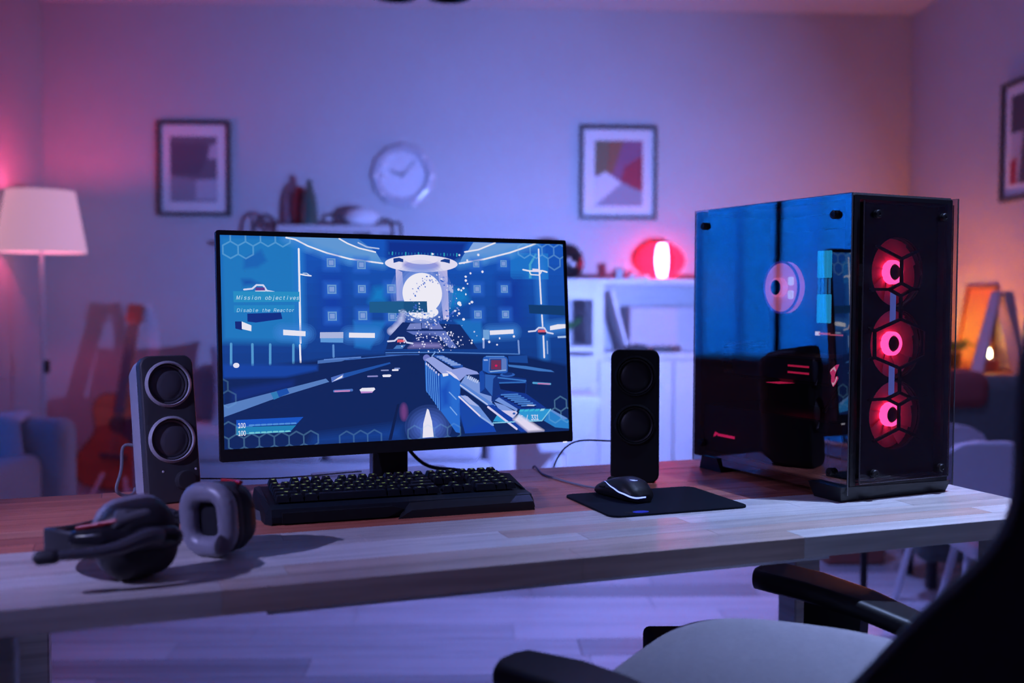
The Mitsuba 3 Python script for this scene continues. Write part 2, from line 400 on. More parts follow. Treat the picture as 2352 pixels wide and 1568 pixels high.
# low dark chest before the curtains
t = thing('chest', 'dark low chest along the left wall before the curtains', 'chest')
part(t, 'body', box(SL + 0.19, SL + 0.55, -3.5, -2.42, 0.08, 0.80, 0.004), 'm_charcoal', ROOM)
part(t, 'top', box(SL + 0.18, SL + 0.57, -3.52, -2.40, 0.80, 0.825, 0.003), 'm_charcoal', ROOM)
for y in (-3.46, -2.47):
    for x in (SL + 0.21, SL + 0.51): part(t, 'leg', cyl((x, y, 0), (x, y, 0.085), 0.02, 12), 'm_charcoal', ROOM)

# ceiling lamp, only its dark shades reach into the picture
t = thing('ceiling_lamp', 'dark ceiling lamp hanging at the top edge above the clock', 'ceiling lamp')
CL = on(ROOM, -0.42, -2.0, -0.215)
part(t, 'canopy', lathe([(0, CEIL), (0.06, CEIL), (0.06, CEIL - 0.02), (0.02, CEIL - 0.04), (0, CEIL - 0.04)][::-1]), 'm_black', CL @ tr(0, 0, 0.215))
part(t, 'stem', cyl((0, 0, 2.52), (0, 0, CEIL + 0.185), 0.010), 'm_black', CL)
part(t, 'hub', lathe([(0, 2.50), (0.03, 2.505), (0.03, 2.53), (0, 2.54)]), 'm_black', CL)
for a in (20, 160, 250):
    dx, dy = 0.105 * math.cos(math.radians(a)), 0.105 * math.sin(math.radians(a))
    part(t, 'arm', tube([(0, 0, 2.52), (dx * 0.5, dy * 0.5, 2.54), (dx, dy, 2.505)], 0.006, n=12), 'm_black', CL)
    part(t, 'shade', lathe([(0.014, 2.515), (0.045, 2.50), (0.075, 2.455), (0.082, 2.418), (0.078, 2.418), (0.070, 2.455), (0.042, 2.492), (0.0, 2.505)]), 'm_black', CL @ tr(dx, dy, 0.0))

# ------------------------------------------------------------------ the far half of the room
# floor lamp with a pink shade
t = thing('floor_lamp', 'pink floor lamp with a tapered shade in the left corner', 'floor lamp')
FL = on(ROOM, -2.375, -0.60, 0)
sh = lathe([(0.160, 1.606), (0.213, 1.302), (0.209, 1.302), (0.156, 1.606), (0.160, 1.606)], 56)
part(t, 'shade', sh, 'm_shade', FL, glow=[LAMP_SHADE * c for c in (0.92, 0.46, 0.62)], weight=1.2, label='glowing pink fabric shade')
part(t, 'pole', cyl((0, 0, 0.02), (0, 0, 1.53), 0.010), 'm_pale_metal', FL)
part(t, 'base', lathe([(0, 0), (0.13, 0), (0.13, 0.012), (0.02, 0.028), (0, 0.028)]), 'm_pale_metal', FL)
part(t, 'switch', rbox(0.008, 0.030, -0.012, 0.012, 0.70, 0.765, 0.006), 'm_black', FL)
hold = join(*[cyl((0, 0, 1.40), (0.16 * math.cos(a), 0.16 * math.sin(a), 1.60), 0.003, 8) for a in (0.3, 2.4, 4.5)], cyl((0, 0, 1.38), (0, 0, 1.43), 0.018))
part(t, 'holder', hold, 'm_pale_metal', FL)
part(t, 'bulb', trimesh.creation.icosphere(2, 0.034).apply_translation((0, 0, 1.565)), 'm_lit', FL, glow=[LAMP_BULB * c for c in (1.0, 0.06, 0.20)], weight=2.0, label='glowing red bulb')

# framed pictures
def picture(M, w, h, art, prints, label, group='framed pictures on the walls'):
    """Stands in the xz plane of M with its middle at the origin, its face towards -y; art: left, right, bottom, top of the print."""
    t = thing('picture', label, 'picture')
    b, d = 0.020, 0.026
    o = sbox(-w / 2, -h / 2, w / 2, h / 2); i = sbox(-w / 2 + b, -h / 2 + b, w / 2 - b, h / 2 - b)
    part(t, 'frame', upright(o.difference(i), -d, 0), 'm_frame', M, smooth=False)
    part(t, 'mount', box(-w / 2 + b, w / 2 - b, -0.010, -0.002, -h / 2 + b, h / 2 - b), 'm_mount', M, smooth=False)
    x0, x1, z0, z1 = art
    for k, (m, pts) in enumerate(prints):
        P = [(x0 + u * (x1 - x0), z0 + v * (z1 - z0)) for u, v in pts]
        part(t, 'print', upright(Polygon(P), -0.0115 - 0.0002 * k, -0.010), 'm_print_' + m, M, smooth=False)
    return t
picture(on(ROOM, -1.769, -0.004, 1.795), 0.40, 0.523, (-0.133, 0.124, -0.184, 0.177),
        [('slate', [(0, 0), (1, 0), (1, 1), (0, 1)]), ('slate_dark', [(0, 0.42), (0.62, 0.42), (0.78, 0.62), (0.78, 0.9), (0, 0.9)]), ('slate_light', [(0, 0), (1, 0), (1, 0.36), (0.5, 0.34), (0, 0.40)]),
         ('mist', [(0.55, 0.04), (1, 0.04), (1, 0.35), (0.55, 0.33)]), ('mist', [(0.80, 0.66), (1, 0.66), (1, 0.9), (0.86, 0.86)])],
        'framed grey and violet print on the back wall, left of the clock')
picture(on(ROOM, 0.596, -0.004, 1.793), 0.436, 0.524, (-0.134, 0.138, -0.188, 0.179),
        [('plum', [(0, 0), (1, 0), (1, 1), (0, 1)]), ('olive', [(0, 0.50), (0.25, 0.42), (0.48, 1), (0, 1)]), ('brown', [(0.25, 0.42), (0.40, 0.55), (0.60, 1), (0.30, 1)]),
         ('crimson', [(0.55, 0.40), (1, 0.20), (1, 0.78), (0.62, 0.60)]), ('paper', [(0, 0), (0, 0.42), (0.22, 0.53), (0.56, 0.36)]), ('grey', [(0, 0), (1, 0), (1, 0.22), (0.56, 0.36)]), ('paper', [(0, 0.30), (0.06, 0.44), (0, 0.48)])],
        'framed red and grey abstract print on the back wall, above the red lantern')
RW = on(ROOM, SR - 0.004, -1.29, 1.815, -math.pi / 2)
picture(RW, 0.42, 0.545, (-0.135, 0.135, -0.20, 0.205),
        [('ink', [(0, 0.58), (1, 0.58), (1, 1), (0, 1)]), ('mist', [(0, 0), (1, 0), (1, 0.58), (0, 0.58)]), ('ink', [(0.28, 0), (0.66, 0), (0.66, 0.55), (0.40, 0.58)]), ('crimson', [(0, 0), (0.22, 0), (0.22, 0.22), (0.30, 0.60), (0.22, 0.30), (0, 0.26)])],
        'framed dark abstract print on the right wall, at the right edge')

# round glass clock
t = thing('wall_clock', 'round pale glass wall clock between the two pictures of the back wall', 'clock')
CK = on(ROOM, -0.616, -0.004, 1.768)
UPF = UPRIGHT
part(t, 'back_plate', mv(lathe([(0, 0), (0.150, 0), (0.150, 0.012), (0, 0.012)], 48), UPF), 'm_steel', CK)
part(t, 'face', mv(lathe([(0, 0.012), (0.135, 0.012), (0.130, 0.018), (0, 0.018)], 48), UPF), 'm_clock_face', CK)
part(t, 'rim', mv(lathe([(0.130, 0.012), (0.175, 0.004), (0.183, 0.012), (0.172, 0.030), (0.150, 0.036), (0.130, 0.026), (0.130, 0.012)], 12), UPF), 'm_clock_rim', CK, smooth=False, label='faceted glass rim')
for a, l, w in ((70, 0.075, 0.010), (-40, 0.105, 0.007)):
    part(t, 'hand', mv(box(-w / 2, w / 2, -0.01, l, 0.021, 0.023), UPF @ rot('z', a)), 'm_steel', CK)
part(t, 'hub', mv(lathe([(0, 0.018), (0.010, 0.018), (0.008, 0.027), (0, 0.028)], 20), UPF), 'm_chrome', CK)
for x, z, r in ((-0.107, 0.052, 0.013), (-0.152, -0.008, 0.014), (-0.108, -0.010, 0.012), (0.163, -0.006, 0.015), (0.118, 0.100, 0.012), (-0.112, -0.105, 0.012), (0.06, -0.165, 0.015)):
    part(t, 'glint_bead', trimesh.creation.icosphere(2, r).apply_translation((x, -0.034, z)), 'm_glint_bead', CK, smooth=True)  # white beads set as the bright lamp reflections on the clock

# shelf over the monitor and what stands on it
t = thing('wall_shelf', 'white two-tier wall shelf above the monitor', 'shelf')
part(t, 'board', box(-1.283, -0.677, -0.22, 0, 1.436, 1.474, 0.003), 'm_white', ROOM)
part(t, 'board', box(-1.52, -0.52, -0.22, 0, 1.345, 1.37, 0.003), 'm_white', ROOM)
for x in (-1.2, -0.76): part(t, 'support', box(x - 0.012, x + 0.012, -0.20, -0.02, 1.37, 1.436), 'm_white', ROOM)
t = thing('vase', 'slim grey vase on the wall shelf, leftmost and half hidden', 'vase')
part(t, None, lathe([(0, 1.474), (0.032, 1.474), (0.036, 1.52), (0.034, 1.60), (0.026, 1.655), (0.022, 1.665), (0.018, 1.665), (0.02, 1.60), (0, 1.50)]), 'm_vase_grey', on(ROOM, -1.232, -0.050, 0))
t = thing('vase', 'dark red vase on the wall shelf beside the green bottle', 'vase')
part(t, None, lathe([(0, 1.474), (0.030, 1.474), (0.042, 1.53), (0.042, 1.60), (0.034, 1.66), (0.022, 1.690), (0.016, 1.690), (0.03, 1.6), (0, 1.50)]), 'm_vase_red', on(ROOM, -1.174, -0.105, 0))
t = thing('bottle', 'glossy green bottle on the wall shelf', 'bottle')
B = on(ROOM, -1.112, -0.172, 0)
part(t, 'body', lathe([(0, 1.474), (0.044, 1.474), (0.047, 1.50), (0.043, 1.58), (0.036, 1.635), (0.022, 1.67), (0.016, 1.69), (0.0, 1.69)]), 'm_vase_green', B)
part(t, 'stopper', lathe([(0, 1.69), (0.016, 1.69), (0.018, 1.70), (0.014, 1.718), (0, 1.724)]), 'm_vase_green', B)
t = thing('tureen', 'white rounded ceramic tureen on the wall shelf', 'tureen')
B = on(ROOM, -0.835, -0.12, 0)
part(t, 'bowl', mv(lathe([(0, 1.474), (0.045, 1.474), (0.075, 1.50), (0.088, 1.525), (0.084, 1.53), (0, 1.53)]), np.diag([1.15, 0.9, 1, 1])), 'm_ceramic', B)
part(t, 'lid', mv(lathe([(0, 1.53), (0.082, 1.53), (0.066, 1.556), (0.03, 1.572), (0, 1.575)]), np.diag([1.15, 0.9, 1, 1])), 'm_ceramic', B)
part(t, 'handle', tube([(-0.085, 0, 1.478), (-0.105, 0, 1.52), (-0.135, 0, 1.525), (-0.150, 0, 1.480)], 0.008, n=18), 'm_bronze', B)
part(t, 'handle', tube([(0.085, 0, 1.478), (0.100, 0, 1.51), (0.128, 0, 1.515), (0.142, 0, 1.480)], 0.007, n=18), 'm_bronze', B)
t = thing('arched_ornament', 'dark arched ornament on the lower shelf board, left of the vases', 'ornament')
B = on(ROOM, -1.362, -0.12, 1.37)
part(t, 'arch', tube([(-0.062, 0, 0.0), (-0.060, 0, 0.09), (-0.040, 0, 0.142), (0, 0, 0.160), (0.040, 0, 0.142), (0.060, 0, 0.09), (0.062, 0, 0.0)], 0.011, n=40), 'm_bronze', B)
part(t, 'post', cyl((-0.006, 0, 0), (-0.006, 0, 0.152), 0.006), 'm_bronze', B)
part(t, 'foot', box(-0.08, 0.08, -0.03, 0.03, 0, 0.010, 0.002), 'm_bronze', B)
t = thing('arched_ornament', 'small dark arched ornament on the lower shelf board, right of the tureen', 'ornament')
B = on(ROOM, -0.640, -0.12, 1.37)
part(t, 'arch', tube([(-0.028, 0, 0.0), (-0.026, 0, 0.08), (-0.012, 0, 0.128), (0.002, 0, 0.128), (0.020, 0, 0.08), (0.026, 0, 0.0)], 0.009, n=30), 'm_bronze', B)
part(t, 'foot', box(-0.045, 0.045, -0.025, 0.025, 0, 0.010, 0.002), 'm_bronze', B)

# white cabinet with open niches
t = thing('cabinet', 'white cabinet with open niches and doors against the back wall', 'cabinet')
CX0, CX1, CT = -0.03, 1.95, 1.189
D0 = -0.45
part(t, 'top', box(CX0, CX1, D0, -0.02, CT - 0.032, CT, 0.003), 'm_white', ROOM)
for x in (CX0, 0.405, 1.20, CX1 - 0.03): part(t, 'upright', box(x, x + (0.062 if x == 0.405 else 0.03), D0, -0.02, 0.10, CT - 0.032, 0.002), 'm_white', ROOM)
part(t, 'back_panel', box(CX0 + 0.03, CX1 - 0.03, -0.04, -0.02, 0.10, CT - 0.032), 'm_niche', ROOM)
part(t, 'shelf', box(CX0 + 0.03, 0.405, D0, -0.04, 0.800, 0.834, 0.002), 'm_white', ROOM)
part(t, 'shelf', box(0.467, 1.20, D0, -0.04, 0.765, 0.800, 0.002), 'm_white', ROOM)
part(t, 'shelf', box(1.23, CX1 - 0.03, D0, -0.04, 0.765, 0.800, 0.002), 'm_white', ROOM)
part(t, 'rail', box(CX0 + 0.03, 0.405, D0, D0 + 0.02, 1.077, CT - 0.032), 'm_white', ROOM)
part(t, 'bottom', box(CX0 + 0.03, CX1 - 0.03, D0, -0.04, 0.10, 0.13, 0.002), 'm_white', ROOM)
part(t, 'plinth', box(CX0 + 0.05, CX1 - 0.05, D0 + 0.05, -0.05, 0.0, 0.10), 'm_charcoal', ROOM)
for x0, x1 in ((CX0 + 0.004, 0.434), (0.440, 0.830), (0.836, 1.213), (1.219, CX1 - 0.004)):
    d = part(t, 'door', box(x0, x1, D0 - 0.018, D0, 0.105, 0.785 if x0 < 0.4 else 0.762, 0.003), 'm_white', ROOM)
    part(d, 'knob', mv(lathe([(0, 0), (0.007, 0), (0.012, 0.012), (0.008, 0.018), (0, 0.018)], 16), tr(x1 - 0.04, D0 - 0.018, 0.62) @ UPRIGHT), 'm_pale_metal', ROOM)
t = thing('leaning_board', 'pale board leaning inside the wide cabinet niche', 'board')
part(t, None, mv(box(0, 0.020, -0.36, -0.10, 0, 0.335, 0.003), tr(0.60, 0, 0.8005) @ rot('y', -16)), 'm_white', ROOM)
t = thing('storage_box', 'pale storage box filling the wide cabinet niche', 'box')
part(t, None, box(0.625, 1.15, -0.30, -0.06, 0.80, 1.04, 0.006), 'm_sofa_light', ROOM)
t = thing('game_controller', 'black game controller in the wide cabinet niche', 'controller')
part(t, None, balls([(0.61, -0.40, 0.818, 0.018), (0.70, -0.40, 0.818, 0.018), (0.655, -0.37, 0.822, 0.022)]), 'm_charcoal', ROOM)
t = thing('remote_control', 'low black box beside the controller in the cabinet niche', 'remote')
part(t, None, box(0.735, 0.84, -0.42, -0.36, 0.80, 0.832, 0.004), 'm_charcoal', ROOM)
t = thing('glass_ball', 'small glass ball in the wide cabinet niche', 'ball')
part(t, None, trimesh.creation.icosphere(3, 0.020).apply_translation((0.868, -0.40, 0.82)), 'm_chrome', ROOM, smooth=True)
t = thing('potted_plant', 'small dull green plant in the narrow cabinet niche', 'plant')
part(t, 'pot', lathe([(0, 0.834), (0.035, 0.834), (0.045, 0.89), (0.040, 0.89), (0, 0.88)]), 'm_white', on(ROOM, 0.27, -0.33, 0))
rr = random.Random(8)
for i in range(9):
    a = i * 0.7; l = 0.05 + 0.05 * rr.random()
    part(t, 'leaf', mv(trimesh.creation.icosphere(1, 1.0), np.eye(4)).apply_transform(tr(0.27 + 0.04 * math.cos(a), -0.33 + 0.04 * math.sin(a), 0.93) @ rot('z', math.degrees(a)) @ rot('y', -35) @ np.diag([l, 0.022, 0.006, 1])), 'm_leaf', ROOM, smooth=True)
# red lantern and small things on the cabinet
t = thing('lantern_lamp', 'glowing red oval lantern with a white-hot middle on the cabinet', 'lamp')
LN = on(ROOM, 0.812, -0.190, CT)
part(t, 'foot', lathe([(0, 0), (0.055, 0), (0.055, 0.008), (0.03, 0.014), (0, 0.014)]), 'm_charcoal', LN)
part(t, 'tube', lathe([(0, 0.014), (0.028, 0.014), (0.036, 0.06), (0.038, 0.105), (0.036, 0.15), (0.028, 0.196), (0, 0.196)], 28), 'm_lit', LN, glow=[LANTERN * c for c in (1.0, 0.07, 0.20)], weight=2.0, label='white-hot glowing middle')
prof = [(0.055 + 0.078 * math.sin(math.pi * i / 14) ** 0.75, 0.012 + 0.186 * i / 14) for i in range(15)]
for k in range(12):
    a0 = math.radians(-90 + 24) + k * math.radians(312) / 12
    a1 = a0 + math.radians(312) / 12
    def gore(u, v, a0=a0, a1=a1):
        a = a0 + (a1 - a0) * u; i = v * 14
        r = np.interp(i, range(15), [q[0] for q in prof]) * (1 - 0.035 * np.abs(2 * u - 1) ** 2); z = np.interp(i, range(15), [q[1] for q in prof])
        return r * np.cos(a), r * np.sin(a), z
    part(t, 'paper_rib', grid(6, 15, gore), 'm_lantern', LN, smooth=True)
part(t, 'cap', lathe([(0, 0.196), (0.058, 0.196), (0.050, 0.206), (0, 0.208)]), 'm_charcoal', LN)
t = thing('dark_ball', 'dark glossy round ball on the cabinet beside the monitor', 'ornament')
RB = on(ROOM, 0.268, -0.33, CT)
part(t, 'shell', mv(lathe([(0, 0), (0.06, 0.0), (0.092, 0.03), (0.104, 0.08), (0.096, 0.13), (0.065, 0.172), (0.03, 0.187), (0, 0.190)], 36), np.eye(4)), 'm_black_gloss', RB, smooth=50)
part(t, 'knob', trimesh.creation.icosphere(2, 0.014).apply_translation((0.035, -0.103, 0.075)), 'm_ceramic', RB)
part(t, 'knob', trimesh.creation.icosphere(2, 0.012).apply_translation((0.012, -0.108, 0.098)), 'm_ceramic', RB)
part(t, 'red_highlight', trimesh.creation.icosphere(2, 0.016).apply_translation((0.075, -0.073, 0.07)), 'm_red_plastic', RB)  # red ball stands in for a red highlight on the shell
t = thing('wooden_block', 'small dark block on the cabinet, left of the lantern', 'block')
part(t, None, box(0.530, 0.570, -0.42, -0.38, CT, CT + 0.055, 0.004), 'm_bronze', ROOM)
for i, (x, r) in enumerate(((0.615, 0.020), (0.655, 0.014), (0.690, 0.017))):
    t = thing('pebble', ('pale pebble beside the small dark block on the cabinet', 'smallest pale pebble between two others before the lantern', 'pale pebble closest to the lantern foot')[i], 'pebble', 'pebbles on the cabinet')
    part(t, None, mv(trimesh.creation.icosphere(2, 1.0), tr(x, -0.425, CT + r * 0.6) @ np.diag([r, r, r * 0.62, 1])), 'm_ceramic', ROOM, smooth=True)

# guitar on its stand
t = thing('acoustic_guitar', 'reddish brown acoustic guitar leaning on a stand before the back wall', 'guitar')
GT = on(ROOM, -2.125, -0.42, 0.075) @ rot('y', 6.5) @ rot('x', -9)
half = [(0.0, 0.0), (0.09, 0.004), (0.16, 0.03), (0.192, 0.09), (0.190, 0.15), (0.160, 0.215), (0.128, 0.265), (0.118, 0.31), (0.132, 0.36), (0.145, 0.405), (0.138, 0.455), (0.105, 0.492), (0.05, 0.505), (0, 0.507)]
hs = spline(half, 40)
out = Polygon([tuple(p) for p in hs] + [(-x, y) for x, y in hs[::-1]]).buffer(0)
hole = Point(0, 0.345).buffer(0.048, 24)
part(t, 'body', upright(out, 0.004, 0.105), 'm_guitar_side', GT)
part(t, 'soundboard', upright(out.buffer(-0.006).difference(hole), 0.0, 0.004), 'm_guitar_top', GT)
part(t, 'binding', upright(out.difference(out.buffer(-0.006)), -0.001, 0.004), 'm_guitar_side', GT)
part(t, 'pickguard', upright(Polygon([(0.035, 0.30), (0.10, 0.25), (0.105, 0.33), (0.06, 0.38)]).buffer(0.012), -0.0015, 0), 'm_bronze', GT)
part(t, 'bridge', box(-0.07, 0.07, -0.012, 0.0, 0.165, 0.19, 0.003), 'm_bronze', GT)
part(t, 'neck', box(-0.026, 0.026, -0.012, 0.022, 0.40, 0.875, 0.006), 'm_guitar_neck', GT)
part(t, 'fretboard', box(-0.026, 0.026, -0.020, -0.012, 0.40, 0.875, 0.002), 'm_bronze', GT)
part(t, 'headstock', upright(Polygon([(-0.024, 0.872), (0.024, 0.872), (0.040, 0.90), (0.036, 0.985), (-0.036, 0.985), (-0.040, 0.90)]), -0.012, 0.010), 'm_guitar_neck', GT)
for s in (-1, 1):
    for z in (0.908, 0.938, 0.966): part(t, 'tuning_peg', cyl((s * 0.037, 0, z), (s * 0.058, 0, z), 0.008, 12), 'm_steel', GT)
part(t, 'strings', join(*[cyl((x, -0.014, 0.175), (x * 0.85, -0.021, 0.90), 0.0009, 5) for x in np.linspace(-0.02, 0.02, 6)]), 'm_steel', GT)
part(t, 'strap', thick(grid(30, 2, lambda u, v: (0.040 + 0.075 * np.sin(u * np.pi * 0.9) + 0.035 * (v - 0.5) * 1.6, 0.02 + 0.03 * u + 0 * v, 0.985 - 0.42 * u + 0.02 * v)), 0.003), 'm_throw', GT, smooth=True, label='pale strap hanging from the headstock')
t = thing('guitar_stand', 'pale metal stand under the guitar', 'stand')
part(t, 'cradle', tube([(-2.27, -0.48, 0.085), (-2.26, -0.42, 0.062), (-2.12, -0.40, 0.060), (-2.00, -0.42, 0.062), (-1.99, -0.48, 0.085)], 0.010, n=30), 'm_pale_metal', ROOM)
part(t, 'leg', cyl((-2.19, -0.56, 0.010), (-2.125, -0.26, 0.28), 0.012), 'm_pale_metal', ROOM)
part(t, 'leg', cyl((-1.99, -0.52, 0.010), (-2.10, -0.26, 0.28), 0.012), 'm_pale_metal', ROOM)
part(t, 'leg', cyl((-2.12, -0.08, 0.010), (-2.115, -0.26, 0.28), 0.012), 'm_pale_metal', ROOM)

# armchair at the left edge
t = thing('armchair', 'dark grey armchair at the left edge before the guitar', 'armchair')
part(t, 'backrest', rbox(-2.44, -1.845, -1.72, -1.56, 0.12, 0.592, 0.05), 'm_armchair', ROOM)
part(t, 'seat', rbox(-2.40, -1.98, -2.28, -1.70, 0.12, 0.36, 0.05), 'm_armchair', ROOM)
part(t, 'armrest', rbox(-2.08, -1.93, -2.32, -1.70, 0.12, 0.465, 0.05), 'm_armchair', ROOM)
part(t, 'armrest', rbox(-2.43, -2.32, -2.32, -1.70, 0.12, 0.465, 0.05), 'm_armchair', ROOM)
for x in (-2.38, -1.96):
    for y in (-2.25, -1.64): part(t, 'leg', cyl((x, y, 0), (x, y, 0.14), 0.018, 12), 'm_charcoal', ROOM)
t = thing('throw_blanket', 'lavender throw blanket spread over the armchair back', 'blanket')
def thr(u, v):
    x = -2.40 + 0.38 * u
    over = v * 0.62
    z = np.where(over < 0.10, 0.602 + 0 * v, 0.606 - (over - 0.10) * 0.82) + 0.010 * np.sin(u * 9 + v * 3)
    y = np.where(over < 0.10, -1.60 - over * 1.45, -1.755 - 0.10 * np.maximum(over - 0.10, 0) - 0.05 * np.maximum(over - 0.35, 0)) - 0.012 * (1 + np.sin(u * 22 + 2 * v)) * v
    return x + 0.10 * v * (u ** 2) + 0 * v, y, z - 0.10 * u ** 4 * v
part(t, None, thick(grid(40, 30, thr), 0.008), 'm_throw', ROOM, smooth=True)

# sofa behind the monitor
t = thing('sofa', 'grey sofa with a pale violet seat behind the monitor', 'sofa')
part(t, 'backrest', rbox(-1.70, -0.12, -0.52, -0.28, 0.10, 0.715, 0.05), 'm_sofa', ROOM)
for i in range(2): part(t, 'back_cushion', rbox(-1.62 + 0.72 * i, -0.92 + 0.72 * i, -0.66, -0.50, 0.44, 0.745, 0.05), 'm_sofa', ROOM)
part(t, 'base', rbox(-1.70, -0.12, -1.18, -0.50, 0.10, 0.34, 0.03), 'm_sofa_light', ROOM)
for i in range(2): part(t, 'seat_cushion', rbox(-1.62 + 0.72 * i, -0.905 + 0.72 * i, -1.20, -0.60, 0.34, 0.465, 0.04), 'm_sofa_light', ROOM)
for x in (-1.76, -0.16): part(t, 'armrest', rbox(x, x + 0.13, -1.18, -0.28, 0.10, 0.50, 0.04), 'm_sofa_light', ROOM)
for x in (-1.68, -0.14):
    for y in (-1.12, -0.34): part(t, 'foot', cyl((x, y, 0), (x, y, 0.11), 0.02, 12), 'm_charcoal', ROOM)
t = thing('cushion', 'violet cushion standing on the sofa behind the monitor edge', 'cushion')
part(t, None, mv(cushion(0.42, 0.40, 0.13), tr(-1.29, -0.80, 0.672) @ rot('x', 76) @ rot('z', 4)), 'm_sofa_light', ROOM, smooth=True)

# violet tub chair in front of the cabinet
t = thing('tub_chair', 'violet upholstered chair before the cabinet, right of the monitor', 'chair')
TC = on(ROOM, 0.19, -0.92, 0)
part(t, 'seat', hull([(x * w, y * w, z) for z, w in ((0.63, 1), (0.60, 1.02), (0.36, 0.55)) for x in (-0.17, 0.17) for y in (-0.19, 0.19)]), 'm_sofa_light', TC)
part(t, 'backrest', mv(rbox(-0.20, -0.08, -0.20, 0.20, 0.60, 0.83, 0.05), rot('y', -6, (0, 0, 0.6))), 'm_sofa_light', TC)
part(t, 'pedestal', cyl((0, 0, 0.02), (0, 0, 0.37), 0.03), 'm_white', TC)
part(t, 'base', lathe([(0, 0), (0.19, 0), (0.19, 0.012), (0.03, 0.03), (0, 0.03)]), 'm_white', TC)

# sideboard along the right wall: candles, plant, picture, easel
t = thing('sideboard', 'dark sideboard along the right wall behind the computer', 'sideboard')
part(t, 'top', box(1.80, SR - 0.02, -1.75, -0.60, 0.735, 0.76, 0.003), 'm_brown', ROOM)
part(t, 'body', box(1.84, SR - 0.03, -1.70, -0.64, 0.12, 0.735, 0.003), 'm_brown', ROOM)
for x in (1.87, SR - 0.06):
    for y in (-1.66, -0.68): part(t, 'leg', cyl((x, y, 0), (x, y, 0.125), 0.02, 12), 'm_charcoal', ROOM)
SBZ = 0.76
def candle(x, y, h, r, label, z=SBZ, jar=True, power=1.0):
    t = thing('candle', label, 'candle', 'candles on the sideboard')
    C = on(ROOM, x, y, z)
    if jar:
        part(t, 'jar', lathe([(0, 0), (r + 0.008, 0), (r + 0.010, h * 0.9), (r + 0.006, h * 0.9), (r + 0.004, 0.006), (0, 0.006)], 28), 'm_terracotta', C)
    part(t, 'wax', lathe([(0, 0.004), (r, 0.004), (r, h), (r * 0.8, h * 0.985), (0, h * 0.97)], 28), 'm_white', C)
    part(t, 'wick', cyl((0, 0, h * 0.96), (0, 0, h + 0.010), 0.0012, 6), 'm_black', C)
    part(t, 'flame', lathe([(0, h + 0.004), (0.006, h + 0.010), (0.0085, h + 0.020), (0.006, h + 0.034), (0.0, h + 0.05)], 14), 'm_lit', C, glow=[power * CANDLE * c for c in (1.0, 0.24, 0.03)], weight=min(2.0, 0.35 * power), label='burning flame')
candle(2.135, -1.24, 0.055, 0.028, 'burning candle in a low terracotta jar, lower of the two beside the computer')
candle(2.165, -1.13, 0.165, 0.026, 'tall burning candle behind the low candle')
candle(1.95, -0.80, 0.13, 0.030, 'added strong candle on the sideboard, unseen behind the computer edge', power=9.0)  # extra candle added for the orange glow on the right wall
t = thing('leaning_picture', 'orange brown picture leaning on the right wall behind the candles', 'picture')
LP = on(ROOM, 2.205, -0.90, SBZ, -math.pi / 2) @ rot('x', -9)
part(t, 'frame', upright(sbox(-0.15, 0, 0.15, 0.40).difference(sbox(-0.13, 0.02, 0.13, 0.38)), -0.012, 0.006), 'm_brown', LP)
part(t, 'print', box(-0.13, 0.13, -0.002, 0.004, 0.02, 0.38), 'm_terracotta', LP)
t = thing('trailing_plant', 'small dark green plant beside the candles', 'plant')
rr = random.Random(4)
PT = on(ROOM, 2.075, -0.99, SBZ)
part(t, 'pot', lathe([(0, 0), (0.035, 0), (0.045, 0.07), (0.040, 0.07), (0, 0.06)]), 'm_charcoal', PT)
for i in range(16):
    a = i * 0.393 + rr.random() * 0.3; l = 0.035 + 0.03 * rr.random(); d = 0.03 + 0.05 * rr.random()
    part(t, 'leaf', mv(trimesh.creation.icosphere(1, 1.0), tr(d * math.cos(a), d * math.sin(a), 0.085 + 0.04 * rr.random()) @ rot('z', math.degrees(a)) @ rot('y', rr.uniform(-30, 20)) @ np.diag([l, 0.014, 0.004, 1])), 'm_leaf', PT, smooth=True)
t = thing('folded_card', 'tall pale wedge-shaped folded stand on the sideboard', 'stand')
FC = on(ROOM, 1.985, -1.60, SBZ)
part(t, 'panel', hull([(-0.095, -0.05, 0), (-0.085, -0.05, 0), (-0.095, 0.05, 0), (-0.085, 0.05, 0), (-0.012, -0.035, 0.36), (-0.002, -0.035, 0.36), (-0.012, 0.035, 0.36), (-0.002, 0.035, 0.36)]), 'm_white', FC)
part(t, 'panel', hull([(0.105, -0.05, 0), (0.095, -0.05, 0), (0.105, 0.05, 0), (0.095, 0.05, 0), (0.045, -0.035, 0.36), (0.0, -0.035, 0.36), (0.045, 0.035, 0.36), (0.0, 0.035, 0.36)]), 'm_white', FC)
